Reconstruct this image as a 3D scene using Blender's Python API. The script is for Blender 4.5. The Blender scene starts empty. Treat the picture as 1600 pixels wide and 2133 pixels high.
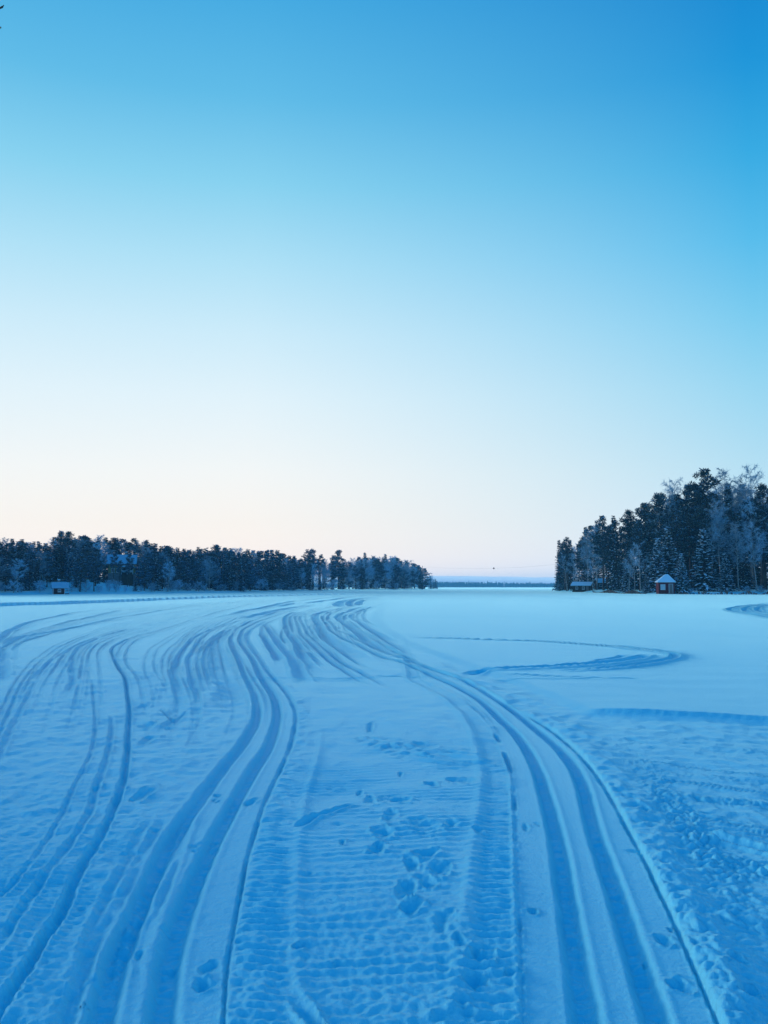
import bpy, math, random
import numpy as np
from mathutils import Vector

# ------------------------------------------------------------------ camera
SC = bpy.context.scene
COL = SC.collection
F = 1800.0                    # focal length in photo pixels (photo 1600 x 2133)
CX, CY = 800.0, 1066.5
CAM_H = 1.6
HORIZON = 1222.0
TILT = math.atan((HORIZON - CY) / F)

cam = bpy.data.cameras.new('camera')
cam.sensor_fit = 'VERTICAL'
cam.sensor_height = 24.0
cam.lens = F / 2133.0 * 24.0
cam.clip_start = 0.05
cam.clip_end = 30000.0
cam_o = bpy.data.objects.new('camera', cam)
cam_o.location = (0, 0, CAM_H)
cam_o.rotation_euler = (math.pi / 2 + TILT, 0, 0)
COL.objects.link(cam_o)
SC.camera = cam_o

# ------------------------------------------------------------------ sky and light
GLOW_AZ = math.radians(-28.0)      # the glow where the sun has just set, left of straight ahead


def lin(c):
    out = []
    for v in c:
        v = v / 255.0
        out.append(v / 12.92 if v <= 0.04045 else ((v + 0.055) / 1.055) ** 2.4)
    return out


world = bpy.data.worlds.new('World')
SC.world = world
world.use_nodes = True
nt = world.node_tree
for n in list(nt.nodes):
    nt.nodes.remove(n)
N = nt.nodes.new
L = nt.links.new
w_out = N('ShaderNodeOutputWorld')
w_bg = N('ShaderNodeBackground')
tc = N('ShaderNodeTexCoord')
sep = N('ShaderNodeSeparateXYZ')
L(tc.outputs['Generated'], sep.inputs[0])


def wmath(op, a, b=None, c=None):
    n = N('ShaderNodeMath')
    n.operation = op
    for i, v in enumerate((a, b, c)):
        if v is None:
            continue
        if isinstance(v, (int, float)):
            n.inputs[i].default_value = v
        else:
            L(v, n.inputs[i])
    return n.outputs[0]


elev = wmath('MULTIPLY', wmath('ARCSINE', sep.outputs['Z']), 2.0 / math.pi)        # 0 at horizon, 1 overhead
elev = wmath('MAXIMUM', elev, 0.0)
elev_s = wmath('POWER', elev, 0.5)                                                  # finer steps near the horizon
hx = wmath('MULTIPLY', sep.outputs['X'], math.sin(GLOW_AZ))
hy = wmath('MULTIPLY', sep.outputs['Y'], math.cos(GLOW_AZ))
hl = wmath('SQRT', wmath('MAXIMUM', wmath('ADD', wmath('MULTIPLY', sep.outputs['X'], sep.outputs['X']),
                                           wmath('MULTIPLY', sep.outputs['Y'], sep.outputs['Y'])), 1e-5))
cosaz = wmath('DIVIDE', wmath('ADD', hx, hy), hl)


def ramp(stops):
    r = N('ShaderNodeValToRGB')
    r.color_ramp.interpolation = 'B_SPLINE' if False else 'EASE' if False else 'LINEAR'
    el = r.color_ramp.elements
    while len(el) > 1:
        el.remove(el[-1])
    first = True
    for deg, c in stops:
        p = math.sqrt(max(deg, 0) / 90.0)
        e = el[0] if first else el.new(p)
        e.position = p
        first = False
        k = 1.0 + 0.60 * math.exp(-deg / 2.4)          # the low sky shines through the haze
        e.color = (*[v * k for v in lin(c)], 1.0)
    L(elev_s, r.inputs[0])
    return r.outputs[0]


glow = ramp([(0, (250, 228, 212)), (0.7, (250, 229, 212)), (1.5, (250, 231, 215)), (2.6, (250, 236, 222)), (4.2, (250, 242, 231)), (7.5, (247, 249, 246)), (12.4, (228, 245, 252)),
             (16.5, (206, 237, 251)), (20.8, (176, 226, 247)), (25.5, (136, 210, 240)), (30.3, (97, 188, 232)), (36, (67, 169, 225)),
             (45, (42, 146, 217)), (62, (24, 132, 212)), (90, (14, 118, 203))])
side = ramp([(0, (192, 208, 222)), (1.0, (198, 213, 224)), (2.2, (198, 218, 231)), (4.2, (196, 225, 240)), (7.5, (182, 224, 242)), (12.4, (152, 215, 242)),
             (16.5, (122, 204, 240)), (20.8, (88, 189, 236)), (25.5, (56, 171, 227)), (30.3, (31, 150, 217)), (36, (21, 132, 207)),
             (45, (12, 120, 205)), (62, (14, 121, 206)), (90, (14, 118, 203))])
back = ramp([(0, (150, 178, 214)), (1.0, (148, 179, 215)), (2.2, (145, 181, 218)), (4.2, (140, 184, 222)), (12.4, (96, 170, 222)), (20.8, (54, 150, 218)), (30.3, (20, 122, 204)),
             (45, (10, 112, 198)), (62, (13, 118, 203)), (90, (14, 118, 203))])


def smap(v, a, b):
    m = N('ShaderNodeMapRange')
    m.inputs[1].default_value = a
    m.inputs[2].default_value = b
    L(v, m.inputs[0])
    return m.outputs[0]


def wmix(f, a, b):
    m = N('ShaderNodeMix')
    m.data_type = 'RGBA'
    L(f, m.inputs[0])
    L(a, m.inputs[6])
    L(b, m.inputs[7])
    return m.outputs[2]


sky_col = wmix(smap(cosaz, 0.62, 0.945), side, glow)
sky_col = wmix(smap(cosaz, 0.62, -0.9), sky_col, back)
L(sky_col, w_bg.inputs[0])
w_bg.inputs[1].default_value = 1.0
L(w_bg.outputs[0], w_out.inputs[0])

sun = bpy.data.lights.new('sun', 'SUN')
sun.energy = 1.25
sun.angle = math.radians(16)
sun.color = (0.90, 0.97, 1.0)
sun_o = bpy.data.objects.new('sun', sun)
SUN_EL = math.radians(9.0)
SUN_AZ = math.radians(-62.0)
sd = Vector((math.sin(SUN_AZ) * math.cos(SUN_EL), math.cos(SUN_AZ) * math.cos(SUN_EL), math.sin(SUN_EL)))
sun_o.rotation_euler = sd.to_track_quat('Z', 'Y').to_euler()
sun_o.location = (0, 0, 60)
COL.objects.link(sun_o)

SC.view_settings.view_transform = 'Standard'
SC.view_settings.look = 'None'
SC.view_settings.exposure = 0.0
SC.view_settings.gamma = 1.0
SC.view_settings.use_curve_mapping = False
SC.cycles.use_denoising = True
SC.cycles.max_bounces = 6
SC.cycles.volume_bounces = 2

# ------------------------------------------------------------------ helpers
cosT, sinT = math.cos(TILT), math.sin(TILT)


def ray(px, py):
    a = (px - CX) / F
    b = (CY - py) / F
    return a, cosT - b * sinT, sinT + b * cosT      # x, y (ahead), z (up)


def at(px, py, Y):
    """the point seen at a pixel of the photo, Y metres ahead of the camera"""
    x, y, z = ray(px, py)
    return x / y * Y, Y, CAM_H + z / y * Y


def ground(px, py):
    """where the sight line through a pixel meets the lake"""
    x, y, z = ray(px, py)
    k = -CAM_H / z
    return x * k, y * k


def material(name, color, rough=0.8, spec=0.3):
    m = bpy.data.materials.new(name)
    m.use_nodes = True
    b = m.node_tree.nodes['Principled BSDF']
    b.inputs['Base Color'].default_value = (*color, 1)
    b.inputs['Roughness'].default_value = rough
    b.inputs['Specular IOR Level'].default_value = spec
    return m


def noisy(name, c1, c2, scale, rough=0.8, spec=0.3, bump=0.0, stretch=(1, 1, 1), per_object=False, detail=4.0):
    m = material(name, c1, rough, spec)
    t = m.node_tree
    b = t.nodes['Principled BSDF']
    co = t.nodes.new('ShaderNodeTexCoord')
    mp = t.nodes.new('ShaderNodeMapping')
    mp.inputs['Scale'].default_value = stretch
    t.links.new(co.outputs['Object'], mp.inputs[0])
    nz = t.nodes.new('ShaderNodeTexNoise')
    nz.inputs['Scale'].default_value = scale
    nz.inputs['Detail'].default_value = detail
    t.links.new(mp.outputs[0], nz.inputs['Vector'])
    r = t.nodes.new('ShaderNodeValToRGB')
    r.color_ramp.elements[0].position = 0.35
    r.color_ramp.elements[1].position = 0.65
    r.color_ramp.elements[0].color = (*c1, 1)
    r.color_ramp.elements[1].color = (*c2, 1)
    t.links.new(nz.outputs['Fac'], r.inputs[0])
    src = r.outputs[0]
    if per_object:
        oi = t.nodes.new('ShaderNodeObjectInfo')
        hs = t.nodes.new('ShaderNodeHueSaturation')
        mr = t.nodes.new('ShaderNodeMapRange')
        mr.inputs[3].default_value = 0.65
        mr.inputs[4].default_value = 1.4
        t.links.new(oi.outputs['Random'], mr.inputs[0])
        t.links.new(mr.outputs[0], hs.inputs['Value'])
        t.links.new(src, hs.inputs['Color'])
        src = hs.outputs[0]
    t.links.new(src, b.inputs['Base Color'])
    if bump:
        bp = t.nodes.new('ShaderNodeBump')
        bp.inputs['Strength'].default_value = bump
        bp.inputs['Distance'].default_value = 0.02
        t.links.new(nz.outputs['Fac'], bp.inputs['Height'])
        t.links.new(bp.outputs[0], b.inputs['Normal'])
    return m


def snow_material(name, fine=True):
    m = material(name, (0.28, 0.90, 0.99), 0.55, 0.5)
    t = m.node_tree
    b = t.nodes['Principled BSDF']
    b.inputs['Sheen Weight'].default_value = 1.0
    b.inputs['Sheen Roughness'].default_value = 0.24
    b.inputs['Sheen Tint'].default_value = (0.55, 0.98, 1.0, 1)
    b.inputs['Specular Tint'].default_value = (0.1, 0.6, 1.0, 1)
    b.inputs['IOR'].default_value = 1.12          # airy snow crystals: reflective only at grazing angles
    co = t.nodes.new('ShaderNodeTexCoord')
    if fine:
        n1 = t.nodes.new('ShaderNodeTexNoise')
        n1.inputs['Scale'].default_value = 38.0
        n1.inputs['Detail'].default_value = 7.0
        n1.inputs['Roughness'].default_value = 0.65
        t.links.new(co.outputs['Object'], n1.inputs['Vector'])
        bp = t.nodes.new('ShaderNodeBump')
        bp.inputs['Strength'].default_value = 0.9
        bp.inputs['Distance'].default_value = 0.012
        t.links.new(n1.outputs['Fac'], bp.inputs['Height'])
        t.links.new(bp.outputs[0], b.inputs['Normal'])
    n2 = t.nodes.new('ShaderNodeTexNoise')
    n2.inputs['Scale'].default_value = 0.9
    n2.inputs['Detail'].default_value = 3.0
    t.links.new(co.outputs['Object'], n2.inputs['Vector'])
    mr = t.nodes.new('ShaderNodeMapRange')
    mr.inputs[3].default_value = 0.34
    mr.inputs[4].default_value = 0.44
    t.links.new(n2.outputs['Fac'], mr.inputs[0])
    t.links.new(mr.outputs[0], b.inputs['Roughness'])
    return m


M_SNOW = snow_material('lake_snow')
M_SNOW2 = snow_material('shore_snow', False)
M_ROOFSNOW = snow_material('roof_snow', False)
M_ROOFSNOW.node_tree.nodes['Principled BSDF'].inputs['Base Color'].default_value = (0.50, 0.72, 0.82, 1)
M_DARKSNOW = snow_material('dark_roof_snow', False)  # roof snow with a darker base colour
M_DARKSNOW.node_tree.nodes['Principled BSDF'].inputs['Base Color'].default_value = (0.34, 0.52, 0.62, 1)
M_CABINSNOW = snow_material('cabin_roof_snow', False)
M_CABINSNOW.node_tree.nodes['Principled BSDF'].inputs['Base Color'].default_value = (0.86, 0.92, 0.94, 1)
M_BRANCHSNOW = material('branch_snow', (0.66, 0.82, 0.90), 0.8, 0.2)
M_SPRUCE = noisy('spruce_needles', (0.006, 0.018, 0.018), (0.018, 0.042, 0.042), 1.3, 0.7, 0.2, per_object=True)
M_PINE = noisy('pine_needles', (0.008, 0.024, 0.024), (0.026, 0.055, 0.055), 1.1, 0.7, 0.2, per_object=True)
M_HAZEFROST = noisy('hazy_frosted_needles', (0.05, 0.16, 0.25), (0.14, 0.33, 0.50), 1.3, 0.8, 0.2, per_object=True)  # frost on the needles, with the blue of haze mixed into its colour
M_FROST = noisy('frosted_twigs', (0.24, 0.38, 0.46), (0.44, 0.60, 0.68), 1.0, 0.8, 0.2, per_object=True)
M_BARK = noisy('pine_bark', (0.05, 0.035, 0.03), (0.14, 0.09, 0.06), 3.0, 0.9, 0.1, 0.5, (1, 1, 0.3))
M_DARKBARK = noisy('spruce_bark', (0.03, 0.026, 0.024), (0.08, 0.06, 0.05), 3.0, 0.9, 0.1, 0.5, (1, 1, 0.3))
M_BIRCH = noisy('birch_bark', (0.16, 0.15, 0.14), (0.48, 0.46, 0.43), 2.0, 0.8, 0.2, 0.3, (1, 1, 2.5))
M_TWIG = noisy('dark_twig', (0.03, 0.022, 0.018), (0.07, 0.05, 0.04), 30.0, 0.8, 0.2, 0.3)


def link(o, parent=None):
    COL.objects.link(o)
    if parent is not None:
        o.parent = parent
    return o


def mesh_np(name, verts, faces, mats, mat_idx=None, smooth=False):
    """mesh from numpy: verts (n,3); faces (m,3|4) int"""
    me = bpy.data.meshes.new(name)
    verts = np.asarray(verts, np.float32)
    faces = np.asarray(faces, np.int32)
    k = faces.shape[1]
    me.vertices.add(len(verts))
    me.vertices.foreach_set('co', verts.ravel())
    me.loops.add(faces.size)
    me.loops.foreach_set('vertex_index', faces.ravel())
    me.polygons.add(len(faces))
    me.polygons.foreach_set('loop_start', np.arange(0, faces.size, k, dtype=np.int32))
    if mat_idx is not None:
        me.polygons.foreach_set('material_index', np.asarray(mat_idx, np.int32))
    me.polygons.foreach_set('use_smooth', np.full(len(faces), smooth, bool))
    for m in mats:
        me.materials.append(m)
    me.update(calc_edges=True)
    me.validate()
    return me


def tag(o, label=None, category=None, group=None, kind=None):
    if label:
        o['label'] = label
    if category:
        o['category'] = category
    if group:
        o['group'] = group
    if kind:
        o['kind'] = kind
    return o


def empty(name, loc, rz=0.0):
    o = bpy.data.objects.new(name, None)
    o.empty_display_size = 0.3
    o.location = loc
    o.rotation_euler = (0, 0, rz)
    return link(o)


class MB:
    """collects convex pieces, builds them as one mesh object"""

    def __init__(self):
        self.v, self.f = [], []

    def hexa(self, p):
        i = len(self.v)
        self.v += [tuple(q) for q in p]
        self.f += [tuple(i + k for k in q) for q in
                   ((0, 3, 2, 1), (4, 5, 6, 7), (0, 1, 5, 4), (1, 2, 6, 5), (2, 3, 7, 6), (3, 0, 4, 7))]
        return self

    def box(self, x0, x1, y0, y1, z0, z1):
        return self.hexa([(x0, y0, z0), (x1, y0, z0), (x1, y1, z0), (x0, y1, z0),
                          (x0, y0, z1), (x1, y0, z1), (x1, y1, z1), (x0, y1, z1)])

    def poly(self, pts, faces):
        i = len(self.v)
        self.v += [tuple(q) for q in pts]
        self.f += [tuple(i + k for k in q) for q in faces]
        return self

    def tube(self, pts, radii, n=6, cap=True):
        base = len(self.v)
        pts = [Vector(p) for p in pts]
        for k, p in enumerate(pts):
            d = (pts[min(k + 1, len(pts) - 1)] - pts[max(k - 1, 0)]).normalized()
            a = d.orthogonal().normalized() if abs(d.z) < 0.9 else Vector((1, 0, 0))
            a = (a - d * a.dot(d)).normalized()
            b = d.cross(a)
            for j in range(n):
                t = 2 * math.pi * j / n
                q = p + (a * math.cos(t) + b * math.sin(t)) * radii[k]
                self.v.append(tuple(q))
        for k in range(len(pts) - 1):
            for j in range(n):
                self.f.append((base + k * n + j, base + k * n + (j + 1) % n, base + (k + 1) * n + (j + 1) % n, base + (k + 1) * n + j))
        if cap:
            self.f.append(tuple(base + j for j in reversed(range(n))))
            self.f.append(tuple(base + (len(pts) - 1) * n + j for j in range(n)))
        return self

    def build(self, name, mat, parent=None, bevel=0.0, smooth=False):
        me = bpy.data.meshes.new(name)
        me.from_pydata(self.v, [], self.f)
        me.materials.append(mat)
        if smooth:
            me.polygons.foreach_set('use_smooth', np.ones(len(me.polygons), bool))
        me.update()
        o = bpy.data.objects.new(name, me)
        link(o, parent)
        if bevel:
            b = o.modifiers.new('bevel', 'BEVEL')
            b.width = bevel
            b.segments = 2
        return o


# ------------------------------------------------------------------ noise
def _hash(ix, iy, seed):
    h = (ix.astype(np.int64) * 374761393 + iy.astype(np.int64) * 668265263 + seed * 974711) & 0xFFFFFFFF
    h = ((h ^ (h >> 13)) * 1274126177) & 0xFFFFFFFF
    return (h ^ (h >> 16)) & 0xFFFF


def pnoise(x, y, seed=0):
    """gradient noise, about -0.7 .. 0.7"""
    ix = np.floor(x)
    iy = np.floor(y)
    fx = (x - ix).astype(np.float32)
    fy = (y - iy).astype(np.float32)
    ux = fx * fx * fx * (fx * (fx * 6 - 15) + 10)
    uy = fy * fy * fy * (fy * (fy * 6 - 15) + 10)
    r = []
    for dx, dy in ((0, 0), (1, 0), (0, 1), (1, 1)):
        a = _hash(ix + dx, iy + dy, seed).astype(np.float32) * np.float32(2 * math.pi / 65536)
        r.append(np.cos(a) * (fx - dx) + np.sin(a) * (fy - dy))
    return (r[0] * (1 - ux) + r[1] * ux) * (1 - uy) + (r[2] * (1 - ux) + r[3] * ux) * uy


def sstep(a, b, x):
    t = np.clip((x - a) / (b - a), 0, 1)
    return t * t * (3 - 2 * t)


# ------------------------------------------------------------------ the snow-covered lake
rows = np.concatenate([[-300, -150, -80, -40, -20, -10, -5, -2, 0, 0.8, 1.4, 1.8],
                       np.linspace(2.1 ** -0.5, 420 ** -0.5, 940) ** -2.0,
                       [500, 650, 900, 1300, 1900, 2600, 3200]])
dense = np.linspace(-0.66, 0.66, 1000)
outer = np.array([0.75, 0.95, 1.35])
cols = np.concatenate([-outer[::-1], dense, outer])
WY = np.sqrt((rows + 2) ** 2 + 1)
X = (cols[None, :] * WY[:, None])
Y = np.repeat(rows[:, None], len(cols), 1)
H = np.zeros_like(X)
DY = np.gradient(rows)
ROWSP = np.maximum(DY, 1.32 / 1000 * WY)       # coarser of the two spacings, per row


def band(lam):
    return np.clip((lam / ROWSP - 1.6) / 2.0, 0, 1)[:, None]


def smooth_poly(pts, step=None, extend=0.0):
    """Catmull-Rom through ground points"""
    p = [np.array(q, float) for q in pts]
    if extend:
        d = p[0] - p[1]
        p = [p[0] + d / np.linalg.norm(d) * extend] + p
    p = [2 * p[0] - p[1]] + p + [2 * p[-1] - p[-2]]
    out = []
    for i in range(1, len(p) - 2):
        n = 5
        for k in range(n):
            t = k / n
            out.append(0.5 * (2 * p[i] + (p[i + 1] - p[i - 1]) * t + (2 * p[i - 1] - 5 * p[i] + 4 * p[i + 1] - p[i + 2]) * t * t
                              + (3 * p[i] - p[i - 1] - 3 * p[i + 1] + p[i + 2]) * t ** 3))
    out.append(p[-2])
    return np.array(out)


def px_curve(pts, extend=0.0):
    return smooth_poly([ground(*q) for q in pts], extend=extend)


def field(poly, reach):
    """signed distance (right of travel positive) and arc length, on the part of the grid near the line"""
    lo = poly.min(0) - reach
    hi = poly.max(0) + reach
    r0 = max(np.searchsorted(rows, lo[1]) - 1, 0)
    r1 = min(np.searchsorted(rows, hi[1]) + 1, len(rows))
    D = np.full((r1 - r0, len(cols)), 1e9, np.float32)
    S = np.zeros_like(D)
    arc = 0.0
    for a, b in zip(poly[:-1], poly[1:]):
        seg = b - a
        ln = float(np.hypot(*seg))
        if ln < 1e-6:
            continue
        y0, y1 = min(a[1], b[1]) - reach, max(a[1], b[1]) + reach
        i0 = max(np.searchsorted(rows, y0) - 1, r0)
        i1 = min(np.searchsorted(rows, y1) + 1, r1)
        x0, x1 = min(a[0], b[0]) - reach, max(a[0], b[0]) + reach
        ws = WY[i0:i1]
        if len(ws) == 0:
            arc += ln
            continue
        t0 = min(x0 / ws.min(), x0 / ws.max())
        t1 = max(x1 / ws.min(), x1 / ws.max())
        j0 = max(np.searchsorted(cols, t0) - 1, 0)
        j1 = min(np.searchsorted(cols, t1) + 1, len(cols))
        if i1 <= i0 or j1 <= j0:
            arc += ln
            continue
        gx = X[i0:i1, j0:j1] - a[0]
        gy = Y[i0:i1, j0:j1] - a[1]
        ux, uy = seg / ln
        t = np.clip(gx * ux + gy * uy, 0, ln)
        ex, ey = gx - t * ux, gy - t * uy
        d = np.sqrt(ex * ex + ey * ey) * np.sign(gx * uy - gy * ux + 1e-12)
        sub = D[i0 - r0:i1 - r0, j0:j1]
        ssub = S[i0 - r0:i1 - r0, j0:j1]
        m = np.abs(d) < np.abs(sub)
        sub[m] = d[m]
        ssub[m] = (t + arc)[m]
        arc += ln
    return slice(r0, r1), D, S, arc


def ends(S, total, a, b):
    return sstep(-0.001, max(a, 1e-3), S) * sstep(-0.001, max(b, 1e-3), total - S)


rng = np.random.default_rng(7)
SMOOTH = np.zeros_like(H)          # where a groomed plate has pressed the surface smooth
ROUGH = np.full_like(H, 0.35)      # how churned the surface is


def edge_x(pts, extend=2.0):
    c = px_curve(pts, extend)
    o = np.argsort(c[:, 1])
    return np.interp(rows, c[o, 1], c[o, 0])[:, None]


CR1 = [(466, 2133), (475, 1995), (500, 1863), (512, 1800), (530, 1735), (555, 1660), (584, 1600), (605, 1550), (616, 1500), (614, 1475),
       (602, 1450), (585, 1425), (560, 1400), (543, 1375), (524, 1345), (515, 1330), (518, 1316), (540, 1300), (580, 1285)]
CR2L = [(1090, 2133), (1086, 1995), (1079, 1854), (1070, 1645), (1062, 1600), (1040, 1545), (1012, 1500), (972, 1465), (925, 1437), (880, 1415)]
CR2R = [(1497, 2133), (1404, 1922), (1372, 1855), (1327, 1763), (1242, 1615), (1168, 1537), (1130, 1510), (1075, 1480), (1005, 1442), (955, 1417), (905, 1395)]
ROUT = [(1665, 2133), (1600, 1985), (1530, 1870), (1450, 1740), (1385, 1660), (1310, 1570), (1215, 1497), (1100, 1442), (1000, 1402),
        (930, 1378), (870, 1357), (820, 1333), (790, 1312), (765, 1290)]
P1LEFT = [(95, 2133), (150, 1995), (228, 1863), (310, 1735), (410, 1600), (462, 1540), (490, 1500), (498, 1475), (494, 1450), (480, 1420), (468, 1395), (455, 1365)]

e1, e2l, e2r, eo, ep = edge_x(CR1), edge_x(CR2L), edge_x(CR2R), edge_x(ROUT), edge_x(P1LEFT)
soft = np.maximum(0.03, ROWSP * 1.5)[:, None]
near = sstep(1, 2, Y) * (1 - sstep(16, 30, Y))
z_centre = sstep(0, 1, (X - e1) / soft) * sstep(0, 1, (e2l - X) / soft)
z_plate2 = sstep(0, 1, (X - e2l) / soft) * sstep(0, 1, (e2r - X) / soft) * (1 - sstep(14, 20, Y))
z_plate1 = sstep(0, 1, (X - ep) / (soft * 4)) * sstep(0, 1, (e1 - X) / soft) * (1 - sstep(18, 26, Y))
z_strip = sstep(0, 1, (X - e2r) / soft) * sstep(0, 1, (eo - X) / (soft + 0.25)) * (1 - sstep(30, 45, Y))
z_left = sstep(0, 1, (ep - X) / (soft * 4)) * (1 - sstep(25, 40, Y))
z_virgin = sstep(0, 1, (X - eo) / (soft + 0.2))
BANK = [(1195, 1487), (1300, 1493), (1400, 1498), (1500, 1502), (1600, 1507), (1750, 1514), (1900, 1522)]
bk = np.array([ground(*q) for q in BANK])
y_bank = np.interp(X, bk[:, 0], bk[:, 1])
z_belts = z_virgin * (1 - sstep(-0.25, 0.0, Y - y_bank))      # ridden snow on the near side of the bank
z_virgin = z_virgin - z_belts
ROUGH = 0.75 + 0.35 * z_centre * near + 0.7 * z_strip + 0.1 * z_belts + 0.35 * z_left * near - 0.52 * z_virgin
SMOOTH = np.clip(z_plate2 * 0.86 + z_plate1 * 0.74, 0, 1)
# the undisturbed snow lies a little higher than the ridden lanes
H += 0.05 * z_virgin * (1 - sstep(60, 120, Y)) + 0.012 * z_strip - 0.01 * z_plate2 - 0.006 * z_plate1

# ground swell
H += 0.06 * pnoise(X / 6.5, Y / 9.0, 11) * band(6) * sstep(3, 9, Y) + 0.03 * pnoise(X / 2.1, Y / 3.2, 12) * band(2)
H += 0.16 * pnoise(X / 30, Y / 40, 13) * sstep(20, 60, Y) * (1 - sstep(250, 400, Y))

# churned surface: octaves of noise, each only where the grid can carry it
inside = (np.abs(cols) < 0.67)[None, :]
for lam, amp, sd_ in ((0.75, 0.009, 1), (0.33, 0.008, 2), (0.16, 0.008, 3), (0.075, 0.0075, 4), (0.036, 0.0060, 5), (0.02, 0.0036, 6)):
    w = band(lam)
    rr = np.where(w[:, 0] > 0.01)[0]
    if len(rr) == 0:
        continue
    a, b = rr[0], rr[-1] + 1
    far_boost = 1 + (0.7 * sstep(5.5, 13, Y[a:b]) * (1 - z_virgin[a:b]) * (1 - sstep(60, 110, Y[a:b])) if lam > 0.1 else 0)
    pebble = 1 - (0.6 * (z_centre * near)[a:b] if 0.05 < lam < 0.5 else 0)
    H[a:b] += amp * far_boost * pebble * w[a:b] * (ROUGH * (1 - SMOOTH))[a:b] * pnoise(X[a:b] / lam, Y[a:b] / (lam * 1.15), sd_) * 1.6
for lam, amp, sd_ in ((0.26, 0.016, 7), (0.12, 0.011, 8), (0.05, 0.006, 9)):
    w = band(lam)
    rr = np.where(w[:, 0] > 0.01)[0]
    a, b = rr[0], rr[-1] + 1
    patch = np.clip(0.35 + 1.6 * pnoise(X[a:b] / 1.3, Y[a:b] / 1.7, sd_ + 40), 0, 1.2) * (1 - 0.65 * (z_centre * near)[a:b])
    H[a:b] -= amp * w[a:b] * patch * ((1 - SMOOTH) * (1 - z_virgin))[a:b] * np.abs(pnoise(X[a:b] / lam, Y[a:b] / (lam * 1.2), sd_))
# streaks left by belts and skis on the right
tb = Y - y_bank * 0.9 + 0.06 * pnoise(X / 1.5, Y / 0.8, 27)
H += z_belts * band(0.12) * (0.010 * pnoise(X / 2.5, tb / 0.13, 28) + 0.010 * pnoise(X / 0.5, tb / 0.3, 29) * band(0.3))
# clods thrown up in the churned strip by the right-hand track
w = band(0.12)
rr = np.where(w[:, 0] > 0.01)[0]
a, b = rr[0], rr[-1] + 1
cl = pnoise(X[a:b] / 0.13, Y[a:b] / 0.15, 21)
H[a:b] += 0.014 * w[a:b] * z_strip[a:b] * np.maximum(cl - 0.02, 0) * 1.7
H[a:b] += 0.016 * band(0.055)[a:b] * z_strip[a:b] * np.abs(pnoise(X[a:b] / 0.055, Y[a:b] / 0.075, 23)) * 1.5
H[a:b] += 0.009 * band(0.03)[a:b] * z_strip[a:b] * np.abs(pnoise(X[a:b] / 0.03, Y[a:b] / 0.04, 24)) * 1.5
cl = pnoise(X[a:b] / 0.3, Y[a:b] / 0.4, 22)
H[a:b] += 0.018 * w[a:b] * z_strip[a:b] * np.abs(cl)

# belt ripples across the lanes
warp = pnoise(X / 0.5, Y / 0.5, 31) * 0.9 + pnoise(X / 0.16, Y / 0.3, 32) * 0.5
w = band(0.1)
H += 0.0054 * w * z_centre * near * np.sin((Y - 0.14 * X) * 2 * math.pi / 0.105 + 4.2 * pnoise(X / 1.1, Y / 0.5, 31) + 1.5 * pnoise(X / 0.3, Y / 0.2, 32)) * np.clip(0.55 + 1.5 * pnoise(X / 0.9, Y / 0.4, 33), 0.1, 1.3)
t1 = sstep(0.02, 0.06, X - e1) * (1 - sstep(0.20, 0.27, X - e1))
t2 = sstep(0.02, 0.05, e2l - X) * (1 - sstep(0.17, 0.24, e2l - X))
w = band(0.06)
H += 0.0075 * w * np.clip(t1 + t2, 0, 1) * near * np.sin((Y + 0.08 * X) * 2 * math.pi / 0.07 + 1.6 * warp) * (0.7 + 0.9 * pnoise(X / 0.4, Y / 0.4, 34))
H += 0.0050 * w * z_left * near * np.sin((Y - 0.05 * X) * 2 * math.pi / 0.055 + 3.4 * warp) * (0.6 + 0.9 * pnoise(X / 0.6, Y / 0.5, 35))
H += -0.012 * np.clip(t2, 0, 1) * near + 0.010 * np.exp(-((e2l - X - 0.27) / 0.035) ** 2) * near
H += 0.010 * np.exp(-((X - e1 - 0.30) / 0.035) ** 2) * near * (1 - sstep(8, 11, Y))
# wind crust on the open snow
H += 0.013 * band(0.5) * z_virgin * pnoise(X / 1.6, Y / 0.6, 36) + 0.004 * band(0.2) * z_virgin * pnoise(X / 0.7, Y / 0.18, 37)

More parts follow.
